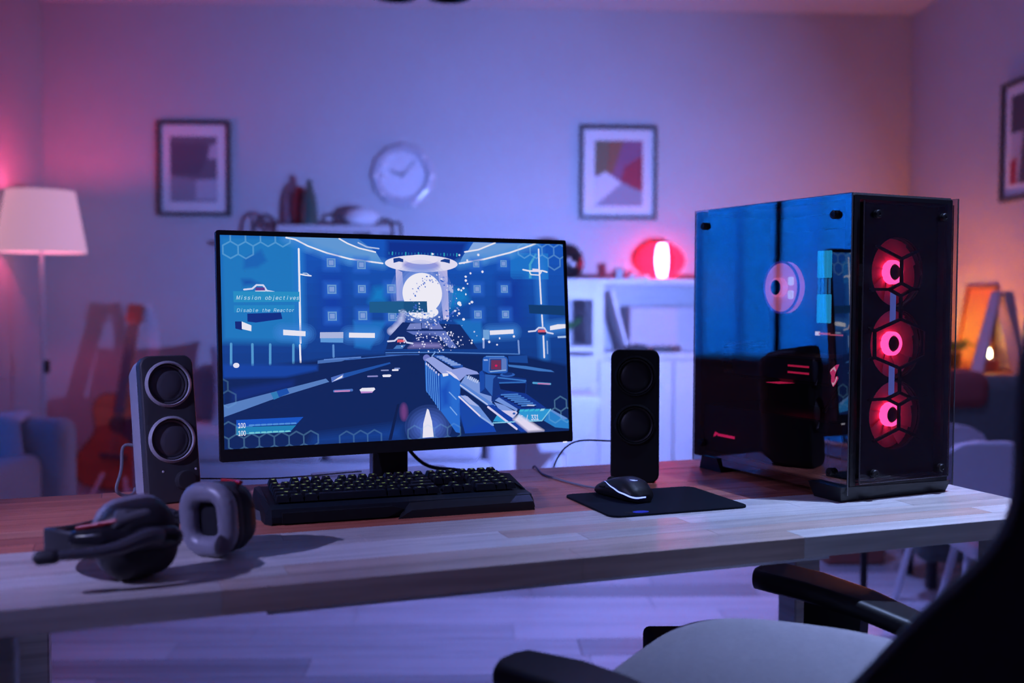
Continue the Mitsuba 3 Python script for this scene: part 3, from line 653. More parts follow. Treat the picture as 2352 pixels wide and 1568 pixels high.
# armchair under a green blanket and white seats before it
t = thing('blanket_armchair', 'armchair under a dark green throw at the right, behind the desk corner', 'armchair')
GA = on(ROOM, 1.80, -2.00, 0)
part(t, 'backrest', rbox(-0.36, 0.36, -0.02, 0.16, 0.10, 0.79, 0.06), 'm_green_cloth', GA)
part(t, 'throw', rbox(-0.37, -0.05, -0.035, 0.175, 0.66, 0.812, 0.05), 'm_red_cloth', GA, label='dull red fold over the back')
part(t, 'seat', rbox(-0.36, 0.36, -0.14, -0.02, 0.10, 0.36, 0.05), 'm_green_cloth', GA)
for x in (-0.30, 0.30):
    for y in (-0.09, 0.12): part(t, 'leg', cyl((x, y, 0), (x, y, 0.12), 0.02, 12), 'm_charcoal', GA)
def shell_chair(name, x, y, ang, label):
    t = thing(name, label, 'chair', 'white moulded chairs behind the desk corner')
    M = on(ROOM, x, y, 0, ang)
    part(t, 'seat', rbox(-0.22, 0.22, -0.22, 0.22, 0.34, 0.40, 0.03), 'm_white', M)
    part(t, 'backrest', loft([np.c_[rrect(0.40 - 0.0 * q, 0.05, 0.024, 5), np.zeros(20)] @ np.diag([w, 1, 1]) + (0, 0.20 + 0.05 * q, 0.37 + 0.26 * q) for q, w in ((0, 1), (0.35, 1.02), (0.65, 0.97), (0.85, 0.82), (0.96, 0.55), (1.0, 0.25))]), 'm_white', M)
    for sx in (-1, 1):
        for sy in (-1, 1): part(t, 'leg', cyl((sx * 0.20, sy * 0.20, 0), (sx * 0.14, sy * 0.14, 0.35), 0.012, 12), 'm_pale_metal', M)
shell_chair('shell_chair', 1.42, -2.88, -0.1, 'white moulded chair with a rounded back, next to the desk corner')
shell_chair('shell_chair', 1.53, -2.40, 0.15, 'white moulded chair low behind the computer, left of the rounded one')
# red box and things seen under the desk
t = thing('storage_crate', 'dull red crate on the floor seen under the desk, right of the desk leg', 'crate')
part(t, None, box(1.22, 1.46, -1.75, -1.45, 0.0, 0.27, 0.008), 'm_box_red', ROOM)

# light panel added behind the desk to light the wall, hidden by the computer
t = thing('added_light_panel', 'added violet light panel on a stand, unseen behind the computer', 'lamp')
LPN = on(ROOM, 0.92, -2.92, 0, 0)
aim = math.atan2(-1.25, 2.9)
LF = LPN @ rot('z', 25) @ tr(0, 0, 0.98) @ rot('x', 6)
part(t, 'housing', rbox(-0.15, 0.15, -0.05, 0.0, -0.10, 0.10, 0.008), 'm_black', LF)
part(t, 'diffuser', grid(2, 2, lambda u, v: (0.14 - 0.28 * u, 0 * u + 0.0015, -0.09 + 0.18 * v)), 'm_lit', LF, smooth=False, glow=[3.0 * c for c in PANEL['color']], weight=0.05, label='glowing violet face')
part(t, 'pole', cyl((0, 0, 0.02), (0, 0, 0.90), 0.010), 'm_black', LPN)
for a in (90, 210, 330): part(t, 'leg', cyl((0, 0, 0.22), (0.24 * math.cos(math.radians(a)), 0.24 * math.sin(math.radians(a)), 0.008), 0.008, 10), 'm_black', LPN)

# ------------------------------------------------------------------ the desk
U0, U1, VD, ZT = -0.665, 0.952, 0.6794, 0.75
t = thing('desk', 'long wooden butcher-block desk across the foreground', 'desk')
rnd = random.Random(11)
ROWS = 15
rw = VD / ROWS
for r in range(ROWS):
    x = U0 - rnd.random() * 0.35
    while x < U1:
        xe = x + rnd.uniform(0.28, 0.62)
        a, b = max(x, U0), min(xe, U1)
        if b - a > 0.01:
            tone = rnd.choice((0, 2, 2, 0, 5) if r < 6 else (1, 3, 4, 1, 3, 1))  # front rows paler, back rows redder: desk light put into the stave tones
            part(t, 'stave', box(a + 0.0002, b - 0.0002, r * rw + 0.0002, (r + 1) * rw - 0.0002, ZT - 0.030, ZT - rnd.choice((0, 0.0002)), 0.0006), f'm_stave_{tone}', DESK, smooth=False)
        x = xe
for u in (-0.635, 0.85):
    for v in (0.035, 0.585): part(t, 'leg', box(u, u + 0.062, v, v + 0.062, 0.0, ZT - 0.030, 0.003), 'm_leg_wood', DESK)
part(t, 'rail', box(-0.535, 0.85, 0.60, 0.625, ZT - 0.095, ZT - 0.030, 0.002), 'm_leg_wood', DESK)
part(t, 'edge_bar', box(-0.30, 0.50, 0.020, 0.032, ZT - 0.040, ZT - 0.030, 0.001), 'm_pale_metal', DESK, label='pale metal bar under the front edge')
for u in (0.848, 0.905): part(t, 'bracket', box(u - 0.004, u + 0.030 - 0.004, 0.578, 0.585, ZT - 0.13, ZT - 0.030, 0.001), 'm_pale_metal', DESK)

# ------------------------------------------------------------------ monitor
t = thing('monitor', 'thin-bezel monitor showing a blue science fiction shooter game', 'monitor')
MW, MH = 0.6264, 0.3685
MON = frame((-0.1799, 1.7813, 1.0083), 0.428) @ rot('x', -5.0)
bz, chin = 0.0062, 0.0200
sx0, sx1, sz0, sz1 = -MW / 2 + bz, MW / 2 - bz, -MH / 2 + chin, MH / 2 - 0.0075
outer = Polygon(rrect(MW, MH, 0.004)); inner = sbox(sx0, sz0, sx1, sz1)
part(t, 'bezel', upright(outer.difference(inner), 0.0, 0.014), 'm_black', MON, smooth=False)
part(t, 'back_shell', loft([np.c_[rrect(MW * a, MH * a, 0.01, 5)[:, 0], np.full(20, y), rrect(MW * a, MH * a, 0.01, 5)[:, 1]] for a, y in ((0.998, 0.014), (0.985, 0.022), (0.60, 0.046), (0.56, 0.050))]), 'm_black', MON)
part(t, 'power_light', box(MW / 2 - 0.020, MW / 2 - 0.012, -0.0008, 0.002, -MH / 2 - 0.0012, -MH / 2 + 0.0010), 'm_lit', MON, smooth=False, glow=(0.9, 0.85, 1.0), weight=0)
NB = on(DESK, 0.004, 0.668, ZT, 0.06)
part(t, 'neck', rbox(-0.034, 0.034, -0.012, 0.012, 0.006, 0.30, 0.006), 'm_silver', NB, label='grey metal neck')
part(t, 'neck_cover', rbox(-0.0335, 0.0335, -0.0145, -0.0115, 0.008, 0.28, 0.0012), 'm_black', NB)
part(t, 'hinge', rbox(-0.045, 0.045, -0.055, 0.012, 0.225, 0.315, 0.012), 'm_black', NB)
part(t, 'base', extrude(Polygon(rrect(0.262, 0.165, 0.012)), 0.0, 0.007), 'm_silver', on(DESK, 0.004, 0.655, ZT, 0.06), label='flat silver base plate')

# the game on the screen, as flat coloured pieces that do not overlap; units 16 x 9, y down
SHAPES = [
    ('p',(30,118,190),[(-0.03,-0.01),(3.19,-0.02),(3.21,4.59),(-0.01,4.49)],0.25),
    ('p',(26,98,180),[(0.98,0.98),(1.7,0.59),(1.93,1.06),(1.53,1.34),(0.96,1.41)],0.12),
    ('p',(22,82,170),[(0.88,1.87),(1.23,1.87),(1.58,2.05),(0.94,2.12)],0.15),
    ('p',(28,112,200),[(13.22,0.46),(15.21,0.46),(15.18,1.71),(13.34,1.72),(13.2,1.62)],0.05),
    ('p',(70,160,205),[(14.53,0.46),(14.63,0.5),(14.3,1.01),(14.29,1.67),(14.16,1.67),(14.17,1.01)],0.03),
    ('p',(18,62,165),[(4.2,1.58),(5.24,1.59),(5.19,3.96),(4.22,4.04)],0.5),
    ('p',(18,58,155),[(12.59,1.65),(13.76,1.66),(13.76,3.79),(12.55,3.77)],0.5),
    ('p',(28,108,190),[(5.61,3.64),(7.13,3.68),(6.32,4.91),(5.64,4.81)],0.1),
    ('p',(28,108,190),[(10.32,3.64),(11.65,3.63),(11.7,4.66),(11.25,4.69)],0.1),
    ('p',(20,120,195),[(6.61,2.19),(7.11,2.12),(7.08,2.82),(6.36,2.81)],0.25),
    ('p',(20,120,195),[(10.13,2.16),(10.93,2.25),(11.08,2.7),(10.09,3.18)],0.25),
    ('p',(14,48,140),[(7.23,0.01),(11.1,0.0),(10.74,0.88),(10.58,0.95),(7.2,0.79)],0.2),
    ('p',(95,150,210),[(2.76,0.0),(5.07,-0.0),(6.71,0.57),(7.0,1.05),(5.71,0.95),(4.42,0.62),(3.19,0.18)],0.06),
    ('p',(60,120,200),[(5.07,-0.0),(5.93,-0.0),(6.71,0.57),(6.1,0.49)],0.06),
    ('l',(70,140,215),(2.76,0.06,3.69,0.42,0.2),0.3),
    ('l',(70,140,215),(3.69,0.42,4.52,0.71,0.2),0.3),
    ('l',(70,140,215),(4.52,0.71,5.52,0.95,0.2),0.3),
    ('l',(70,140,215),(5.52,0.95,7.01,1.11,0.2),0.3),
    ('l',(228,226,240),(2.76,0.04,3.15,0.11,0.05),0.03),
    ('l',(228,226,240),(3.15,0.11,3.69,0.38,0.05),0.03),
    ('l',(228,226,240),(3.69,0.38,4.52,0.67,0.05),0.03),
    ('l',(228,226,240),(4.52,0.67,5.52,0.91,0.05),0.03),
    ('l',(228,226,240),(5.52,0.91,7.01,1.08,0.05),0.03),
    ('l',(228,226,240),(5.07,0.02,5.43,0.22,0.045),0.03),
    ('l',(228,226,240),(5.43,0.22,5.95,0.42,0.045),0.03),
    ('l',(228,226,240),(5.95,0.42,6.69,0.58,0.045),0.03),
    ('l',(170,185,225),(5.92,0.18,6.3,0.36,0.045),0.03),
    ('l',(170,185,225),(6.3,0.36,6.85,0.42,0.045),0.03),
    ('p',(100,150,215),[(10.96,0.5),(12.45,0.04),(14.51,0.0),(13.22,0.5),(11.89,0.78),(10.66,1.03),(10.81,0.72)],0.06),
    ('p',(130,165,220),[(11.38,0.02),(12.45,0.02),(11.66,0.33),(11.1,0.42)],0.06),
    ('l',(70,140,215),(10.66,1.05,11.88,0.83,0.2),0.3),
    ('l',(70,140,215),(11.88,0.83,13.22,0.5,0.2),0.3),
    ('l',(70,140,215),(13.22,0.5,14.55,0.03,0.2),0.3),
    ('l',(228,226,240),(10.66,1.02,11.89,0.8,0.055),0.03),
    ('l',(228,226,240),(11.89,0.8,13.22,0.46,0.055),0.03),
    ('l',(228,226,240),(13.22,0.46,14.55,0.01,0.055),0.03),
    ('l',(228,226,240),(10.94,0.48,11.62,0.36,0.05),0.03),
    ('l',(228,226,240),(11.62,0.36,12.47,0.02,0.05),0.03),
    ('l',(30,110,170),(7.32,0.57,7.32,0.66,0.02),0.03),
    ('l',(30,110,170),(7.47,0.57,7.47,0.66,0.02),0.03),
    ('l',(30,110,170),(7.63,0.57,7.62,0.66,0.02),0.03),
    ('l',(30,110,170),(7.78,0.58,7.77,0.66,0.02),0.03),
    ('l',(30,110,170),(7.93,0.58,7.92,0.66,0.02),0.03),
    ('l',(30,110,170),(8.08,0.58,8.08,0.66,0.02),0.03),
    ('l',(30,110,170),(8.23,0.58,8.23,0.66,0.02),0.03),
    ('l',(30,110,170),(8.38,0.58,8.38,0.66,0.02),0.03),
    ('l',(30,110,170),(8.54,0.58,8.53,0.66,0.02),0.03),
    ('l',(30,110,170),(8.69,0.58,8.69,0.66,0.02),0.03),
    ('l',(30,110,170),(8.84,0.58,8.84,0.66,0.02),0.03),
    ('l',(30,110,170),(9.0,0.58,8.99,0.66,0.02),0.03),
    ('l',(30,110,170),(9.15,0.58,9.15,0.66,0.02),0.03),
    ('l',(30,110,170),(9.3,0.58,9.3,0.66,0.02),0.03),
    ('l',(30,110,170),(9.46,0.58,9.45,0.66,0.02),0.03),
    ('l',(30,110,170),(9.61,0.58,9.61,0.66,0.02),0.03),
    ('l',(30,110,170),(9.77,0.58,9.76,0.66,0.02),0.03),
    ('l',(30,110,170),(9.92,0.58,9.92,0.66,0.02),0.03),
    ('l',(30,110,170),(10.08,0.58,10.08,0.66,0.02),0.03),
    ('l',(30,110,170),(10.24,0.58,10.23,0.66,0.02),0.03),
    ('l',(30,110,170),(10.39,0.58,10.39,0.66,0.02),0.03),
    ('l',(30,110,170),(10.55,0.58,10.55,0.66,0.02),0.03),
    ('l',(40,150,180),(7.48,0.57,7.47,0.67,0.05),0.03),
    ('l',(40,150,180),(8.1,0.57,8.09,0.67,0.05),0.03),
    ('l',(40,150,180),(8.7,0.57,8.7,0.67,0.05),0.03),
    ('l',(40,150,180),(9.32,0.57,9.31,0.68,0.05),0.03),
    ('l',(40,150,180),(9.93,0.57,9.93,0.68,0.05),0.03),
    ('l',(40,150,180),(10.55,0.57,10.54,0.68,0.05),0.03),
    ('s',(105,150,205),(4.69,1.09,0.194),0.03),
    ('s',(105,150,205),(6.04,1.16,0.194),0.03),
    ('s',(105,150,205),(4.69,2.26,0.201),0.03),
    ('s',(105,150,205),(6.03,2.24,0.178),0.03),
    ('s',(105,150,205),(4.68,3.44,0.201),0.03),
    ('s',(105,150,205),(6.04,3.42,0.201),0.03),
    ('s',(105,150,205),(11.49,1.03,0.155),0.03),
    ('s',(105,150,205),(12.87,0.99,0.163),0.03),
    ('s',(105,150,205),(11.5,2.2,0.178),0.03),
    ('s',(105,150,205),(12.87,2.19,0.178),0.03),
    ('s',(105,150,205),(11.5,3.39,0.186),0.03),
    ('s',(105,150,205),(12.89,3.39,0.178),0.03),
    ('s',(105,150,205),(7.38,2.22,0.201),0.03),
    ('s',(105,150,205),(7.39,3.48,0.194),0.03),
    ('l',(44,120,212),(14.71,0.27,14.72,1.2,0.26),0.34),
    ('l',(44,120,212),(14.72,1.2,14.75,2.88,0.26),0.34),
    ('l',(44,120,212),(14.78,3.47,14.82,5.45,0.26),0.34),
    ('l',(40,130,215),(3.29,0.49,3.27,4.59,0.22),0.3),
    ('l',(228,226,240),(3.29,0.52,3.27,4.59,0.065),0.03),
    ('l',(228,226,240),(3.24,4.68,3.25,5.43,0.06),0.03),
    ('l',(130,150,215),(3.25,5.74,3.24,6.37,0.05),0.03),
    ('l',(228,226,240),(14.71,0.27,14.71,1.2,0.055),0.03),
    ('l',(228,226,240),(14.71,1.2,14.75,2.88,0.055),0.03),
    ('l',(228,226,240),(14.77,3.43,14.79,3.97,0.055),0.03),
    ('l',(228,226,240),(14.81,4.44,14.82,5.45,0.06),0.03),
    ('l',(228,226,240),(14.82,5.04,14.82,5.41,0.06),0.03),
    ('l',(150,165,220),(14.84,5.74,14.85,5.9,0.04),0.03),
    ('l',(90,140,205),(4.69,4.72,4.69,5.23,0.07),0.03),
    ('l',(80,150,205),(0.37,4.59,0.35,5.5,0.08),0.03),
    ('l',(80,150,205),(1.24,4.62,1.23,5.52,0.08),0.03),
    ('l',(80,150,205),(1.98,4.64,1.96,5.49,0.08),0.03),
    ('l',(80,150,205),(2.96,4.67,2.94,5.46,0.08),0.03),
    ('l',(150,170,220),(11.74,4.59,11.73,4.93,0.07),0.03),
    ('l',(120,150,210),(13.5,4.64,13.52,5.22,0.06),0.03),
    ('l',(140,170,220),(15.0,4.68,15.0,5.27,0.04),0.03),
    ('l',(60,130,215),(2.52,4.14,3.52,4.2,0.42),0.34),
    ('l',(60,130,215),(5.4,4.28,6.56,4.31,0.42),0.34),
    ('l',(60,130,215),(12.06,4.25,13.26,4.21,0.42),0.34),
    ('l',(60,130,215),(15.18,4.07,16.0,3.98,0.42),0.34),
    ('p',(14,45,130),[(1.06,3.32),(2.46,3.28),(2.52,3.55),(1.41,3.7),(1.06,3.66)],0.04),
    ('p',(16,40,120),[(0.55,3.65),(0.82,3.65),(0.84,4.02),(0.56,3.95)],0.04),
    ('p',(228,226,240),[(0.82,3.65),(1.22,3.82),(1.21,4.07),(0.82,3.97)],0.03),
    ('p',(228,226,240),[(2.54,4.01),(3.5,4.09),(3.49,4.31),(2.54,4.25)],0.03),
    ('p',(170,180,220),[(4.12,4.14),(5.15,4.14),(5.14,4.41),(4.11,4.4)],0.03),
    ('p',(90,150,215),[(4.13,4.4),(5.14,4.41),(5.13,4.61),(4.13,4.58)],0.08),
    ('p',(228,226,240),[(5.4,4.17),(6.57,4.2),(6.56,4.42),(5.39,4.39)],0.03),
    ('p',(228,226,240),[(12.06,4.14),(13.27,4.1),(13.27,4.3),(12.07,4.35)],0.03),
    ('p',(228,226,240),[(15.18,3.96),(15.59,3.87),(16.0,3.87),(16.01,4.06),(15.17,4.16)],0.03),
    ('p',(170,195,235),[(15.55,4.45),(16.0,4.43),(16.01,4.53),(15.57,4.54)],0.03),
    ('p',(110,160,215),[(11.73,4.1),(12.04,4.11),(12.03,4.56),(11.72,4.55)],0.03),
    ('p',(16,58,110),[(14.09,2.93),(15.97,2.98),(16.0,3.45),(14.12,3.34)],0.04),
    ('p',(185,180,225),[(7.6,1.31),(7.91,1.46),(7.96,2.73),(7.61,2.76)],0.06),
    ('p',(185,180,225),[(9.6,1.36),(10.06,1.33),(10.08,3.59),(9.8,3.63)],0.06),
    ('p',(170,180,220),[(10.08,2.01),(10.32,2.03),(10.32,2.39),(10.08,2.37)],0.03),
    ('e',(222,218,240),(8.84,1.06,1.73,0.39),0.05),
    ('e',(150,150,215),(8.82,1.13,0.87,0.26),0.12),
    ('e',(228,222,240),(8.83,0.87,0.79,0.22),0.04),
    ('p',(24,60,140),[(7.51,0.85),(7.78,0.81),(7.97,0.87),(7.97,1.01),(7.77,0.98),(7.52,1.05)],0.03),
    ('p',(24,60,140),[(10.2,0.84),(9.94,0.82),(9.76,0.89),(9.74,0.95),(9.94,0.97),(10.19,1.03)],0.03),
    ('e',(120,150,225),(8.81,2.41,1.15,1.19),0.5),
    ('e',(236,234,244),(8.83,2.41,0.94,0.93),0.09),
    ('e',(236,234,244),(8.86,3.27,0.71,0.3),0.09),
    ('p',(24,80,130),[(7.13,2.79),(9.03,2.78),(9.04,3.29),(7.11,3.29)],0.04),
    ('p',(28,90,140),[(6.36,2.81),(7.94,2.78),(7.92,3.32),(6.34,3.29)],0.05),
    ('l',(190,195,235),(7.88,3.32,7.79,3.65,0.1),0.2),
    ('l',(190,195,235),(7.79,3.65,7.55,3.95,0.1),0.2),
    ('l',(190,195,235),(7.55,3.95,7.31,4.13,0.1),0.2),
    ('l',(190,195,235),(7.31,4.13,7.77,4.21,0.1),0.2),
    ('l',(190,195,235),(7.77,4.21,8.35,4.3,0.1),0.2),
    ('p',(16,42,105),[(7.86,3.73),(10.59,3.85),(11.44,5.0),(7.05,4.93),(7.22,4.38)],0.05),
    ('p',(115,130,195),[(8.21,3.78),(8.72,3.77),(8.73,4.05),(8.03,4.06)],0.03),
    ('p',(95,115,185),[(8.76,3.75),(9.06,3.74),(9.07,4.02),(8.75,4.01)],0.02),
    ('p',(105,120,190),[(9.1,3.8),(9.59,3.79),(9.78,4.06),(9.1,4.06)],0.03),
    ('p',(95,115,190),[(8.01,4.13),(9.88,4.14),(10.43,4.93),(10.03,4.91),(9.57,4.37),(8.35,4.3)],0.05),
    ('e',(24,46,120),(8.93,4.56,0.59,0.3),0.12),
    ('p',(120,115,180),[(8.34,4.67),(9.56,4.71),(9.71,4.9),(8.09,4.89)],0.1),
    ('p',(70,120,190),[(7.55,4.76),(7.98,4.74),(7.82,4.92),(7.39,4.92)],0.05),
    ('p',(12,36,92),[(-0.02,5.73),(3.99,5.35),(5.89,5.2),(7.85,5.16),(7.7,9.01),(0.0,9.0),(0.02,6.54)],0.12),
    ('p',(12,36,92),[(7.04,5.02),(13.54,5.31),(16.01,5.86),(16.04,8.93),(6.9,8.96)],0.12),
    ('p',(20,66,160),[(-0.01,5.45),(3.98,5.57),(3.97,5.79),(2.58,6.05),(0.0,6.02)],0.1),
    ('p',(16,44,120),[(0.37,6.49),(2.94,6.18),(2.93,6.46),(0.35,7.02)],0.15),
    ('p',(85,125,190),[(0.02,7.14),(1.98,6.69),(4.33,6.16),(4.47,6.31),(2.19,6.93),(0.02,7.65)],0.03),
    ('p',(45,120,180),[(1.95,6.7),(2.24,6.65),(2.34,6.9),(2.08,7.0)],0.08),
    ('p',(24,78,170),[(2.2,6.63),(2.64,6.52),(2.74,6.74),(2.3,6.9)],0.08),
    ('p',(80,110,190),[(4.55,6.12),(5.11,5.96),(5.11,6.16),(4.58,6.34)],0.03),
    ('p',(228,226,240),[(4.58,6.32),(4.85,6.15),(5.07,6.03),(5.05,6.14)],0.06),
    ('p',(30,80,165),[(5.11,5.96),(7.22,5.51),(7.25,5.58),(5.11,6.16)],0.05),
    ('p',(70,110,180),[(3.99,5.37),(4.8,5.27),(5.55,5.26),(5.02,5.43),(3.98,5.51)],0.08),
    ('l',(90,130,205),(4.28,5.34,5.89,5.26,0.03),0.03),
    ('l',(60,105,185),(5.21,5.36,7.85,5.19,0.025),0.03),
    ('l',(80,130,205),(7.04,5.09,9.38,5.11,0.02),0.03),
    ('l',(80,130,205),(9.38,5.11,13.54,5.27,0.02),0.03),
    ('l',(50,90,170),(7.04,5.18,8.59,5.2,0.02),0.03),
    ('p',(60,115,190),[(12.93,5.75),(13.85,5.84),(15.16,6.07),(15.33,6.17),(14.52,6.1),(12.97,5.85)],0.04),
    ('p',(24,70,150),[(12.95,5.35),(13.93,5.34),(13.96,5.71),(12.98,5.64)],0.05),
    ('l',(70,110,185),(4.68,6.72,5.46,6.7,0.09),0.03),
    ('l',(190,130,190),(4.71,6.73,5.35,6.73,0.05),0.03),
    ('p',(228,226,240),[(5.8,6.7),(5.92,6.62),(6.47,6.62),(6.52,6.7),(6.4,6.8),(5.84,6.77)],0.03),
    ('p',(180,130,200),[(5.84,6.77),(6.4,6.79),(6.38,6.85),(5.87,6.86)],0.04),
    ('l',(130,130,190),(6.2,6.12,6.62,6.12,0.05),0.03),
    ('p',(228,226,240),[(6.85,6.08),(6.91,6.06),(7.23,6.06),(7.27,6.12),(7.19,6.18),(6.88,6.17)],0.03),
    ('l',(130,140,190),(6.82,5.87,7.13,5.87,0.035),0.03),
    ('l',(228,226,240),(7.34,5.87,7.57,5.87,0.06),0.03),
    ('l',(120,140,200),(7.44,5.8,7.65,5.8,0.04),0.03),
    ('l',(80,160,210),(14.2,6.65,15.09,6.73,0.07),0.03),
    ('l',(190,120,180),(14.45,6.69,15.05,6.73,0.04),0.03),
    ('p',(18,60,140),[(3.76,8.66),(7.73,8.35),(7.7,9.01),(3.57,8.98)],0.35),
    ('p',(10,28,75),[(7.49,7.41),(7.61,7.38),(7.2,8.98),(7.05,8.99)],0.05),
    ('e',(105,60,125),(7.8,7.76,0.15,0.37),0.12),
    ('e',(70,100,190),(8.94,8.45,0.79,0.64),0.5),
    ('p',(228,226,240),[(8.89,7.66),(8.97,7.7),(9.11,8.24),(9.17,8.95),(8.64,8.96),(8.69,8.33)],0.08),
    ('e',(110,120,195),(8.94,5.36,0.17,0.16),0.05),
    ('p',(38,105,205),[(8.85,5.47),(9.42,6.11),(10.06,6.1),(10.53,6.5),(10.44,8.84),(10.24,8.79),(9.9,8.28),(9.44,7.65),(9.07,7.11),(8.86,6.84)],0.03),
    ('l',(80,140,220),(8.92,5.6,8.92,6.9,0.035),0.03),
    ('l',(20,70,170),(8.97,5.61,8.97,6.9,0.035),0.03),
    ('l',(190,195,232),(8.92,5.6,8.92,5.66,0.05),0.03),
    ('l',(80,140,220),(9.01,5.66,9.02,7.03,0.035),0.03),
    ('l',(20,70,170),(9.05,5.67,9.07,7.03,0.035),0.03),
    ('l',(190,195,232),(9.01,5.66,9.01,5.72,0.05),0.03),
    ('l',(80,140,220),(9.09,5.75,9.11,7.17,0.035),0.03),
    ('l',(20,70,170),(9.14,5.76,9.16,7.17,0.035),0.03),
    ('l',(190,195,232),(9.09,5.75,9.09,5.81,0.05),0.03),
    ('l',(80,140,220),(9.18,5.82,9.21,7.3,0.035),0.03),
    ('l',(20,70,170),(9.23,5.82,9.26,7.31,0.035),0.03),
    ('l',(190,195,232),(9.18,5.82,9.18,5.87,0.05),0.03),
    ('l',(80,140,220),(9.27,5.9,9.31,7.46,0.035),0.03),
    ('l',(20,70,170),(9.32,5.9,9.36,7.46,0.035),0.03),
    ('l',(190,195,232),(9.27,5.9,9.27,5.95,0.05),0.03),
    ('l',(80,140,220),(9.37,6.0,9.41,7.63,0.035),0.03),
    ('l',(20,70,170),(9.42,6.0,9.46,7.64,0.035),0.03),
    ('l',(190,195,232),(9.37,6.0,9.37,6.05,0.05),0.03),
    ('l',(80,140,220),(9.49,6.1,9.48,7.73,0.035),0.03),
    ('l',(20,70,170),(9.54,6.1,9.53,7.73,0.035),0.03),
    ('l',(190,195,232),(9.49,6.1,9.49,6.15,0.05),0.03),
    ('p',(24,78,185),[(9.52,6.83),(9.97,6.47),(9.97,7.53),(9.65,7.59)],0.2),
    ('p',(145,160,222),[(8.86,5.42),(9.22,5.29),(10.19,5.92),(10.06,6.12),(9.7,6.14)],0.04),
    ('p',(40,85,175),[(9.34,5.23),(9.69,5.24),(10.68,5.74),(10.67,5.84),(10.27,5.84),(9.26,5.28)],0.03),
    ('l',(125,155,218),(9.45,5.32,9.77,5.33,0.05),0.03),
    ('l',(125,155,218),(9.58,5.39,9.92,5.4,0.05),0.03),
    ('l',(125,155,218),(9.71,5.47,10.08,5.48,0.05),0.03),
    ('l',(125,155,218),(9.84,5.54,10.23,5.55,0.05),0.03),
    ('l',(125,155,218),(9.97,5.62,10.38,5.63,0.05),0.03),
    ('l',(125,155,218),(10.1,5.7,10.54,5.7,0.05),0.03),
    ('l',(120,160,220),(9.2,5.28,9.34,5.13,0.03),0.03),
    ('e',(110,150,220),(9.34,5.1,0.04,0.04),0.05),
    ('e',(110,150,220),(9.49,5.12,0.04,0.04),0.05),
    ('p',(140,155,222),[(10.15,5.91),(10.72,5.82),(11.36,6.04),(11.47,6.16),(10.82,6.18),(10.49,6.46),(10.02,6.12)],0.04),
    ('p',(215,210,240),[(9.83,5.96),(10.1,6.03),(10.34,6.22),(10.49,6.42),(10.25,6.3)],0.08),
    ('p',(228,226,240),[(9.66,6.08),(9.94,6.08),(9.96,6.19),(9.7,6.23)],0.03),
    ('l',(120,165,230),(9.98,6.95,10.3,7.28,0.03),0.03),
    ('l',(120,165,230),(10.0,7.63,10.31,8.0,0.03),0.03),
    ('p',(18,66,170),[(10.47,7.02),(12.08,8.55),(12.23,8.87),(10.68,8.87),(10.47,7.93)],0.05),
    ('p',(22,70,165),[(10.49,7.52),(11.21,7.82),(11.63,8.37),(10.77,8.74),(10.5,8.16)],0.15),
    ('p',(100,140,215),[(10.44,7.14),(10.75,7.11),(11.38,7.6),(12.12,8.54),(12.0,8.57)],0.04),
    ('p',(160,175,228),[(10.52,7.12),(10.85,7.16),(11.42,7.68),(10.97,7.54)],0.08),
    ('l',(222,214,240),(10.44,7.17,11.48,8.14,0.05),0.03),
    ('l',(140,170,225),(11.48,8.14,12.08,8.55,0.06),0.03),
    ('p',(120,150,218),[(10.8,6.19),(11.5,6.54),(12.09,7.14),(12.07,7.6),(10.53,6.57)],0.04),
    ('l',(180,195,235),(10.96,6.23,10.9,6.34,0.045),0.03),
    ('l',(180,195,235),(11.05,6.28,10.99,6.38,0.045),0.03),
    ('l',(180,195,235),(11.14,6.32,11.07,6.42,0.045),0.03),
    ('l',(180,195,235),(11.23,6.37,11.16,6.47,0.045),0.03),
    ('l',(180,195,235),(11.31,6.41,11.25,6.51,0.045),0.03),
    ('l',(180,195,235),(11.4,6.46,11.34,6.55,0.045),0.03),
    ('p',(85,130,212),[(10.49,6.57),(10.65,6.56),(12.12,7.56),(12.24,7.64),(12.11,7.86),(11.79,7.62),(10.52,6.72)],0.04),
    ('l',(190,200,235),(10.52,6.64,11.83,7.58,0.03),0.03),
    ('p',(120,150,220),[(12.16,7.48),(12.69,7.66),(13.34,8.04),(13.08,8.34),(12.51,8.0)],0.05),
    ('p',(205,200,235),[(12.48,7.88),(13.26,7.94),(13.34,8.04),(13.08,8.26)],0.06),
    ('e',(30,80,170),(13.16,8.06,0.07,0.05),0.03),
    ('p',(40,150,210),[(12.43,7.92),(13.33,8.47),(12.08,8.38)],0.05),
    ('p',(18,60,160),[(11.79,7.62),(12.12,7.6),(13.98,8.93),(13.48,8.94)],0.04),
    ('l',(210,205,238),(11.86,7.7,13.27,8.79,0.075),0.03),
    ('p',(18,50,125),[(11.48,6.04),(11.73,5.97),(11.8,6.17),(12.37,6.23),(13.83,6.44),(13.86,6.6),(13.8,7.18),(12.88,7.06),(12.16,7.5),(12.04,7.44),(12.05,7.21),(11.48,7.03)],0.03),
    ('p',(24,72,165),[(11.48,6.08),(11.62,5.99),(11.74,6.2),(11.71,6.85),(11.48,7.03)],0.04),
    ('p',(45,95,180),[(11.76,6.17),(12.33,6.25),(12.16,6.41),(12.09,7.21),(11.74,6.78)],0.06),
    ('p',(10,28,80),[(12.44,6.62),(13.82,6.67),(13.76,7.18),(12.88,6.98),(12.51,6.89)],0.05),
    ('l',(60,120,200),(12.41,6.35,13.82,6.54,0.04),0.03),
    ('l',(50,110,190),(12.48,6.6,13.78,6.6,0.04),0.03),
    ('e',(45,95,180),(12.89,6.23,0.38,0.1),0.05),
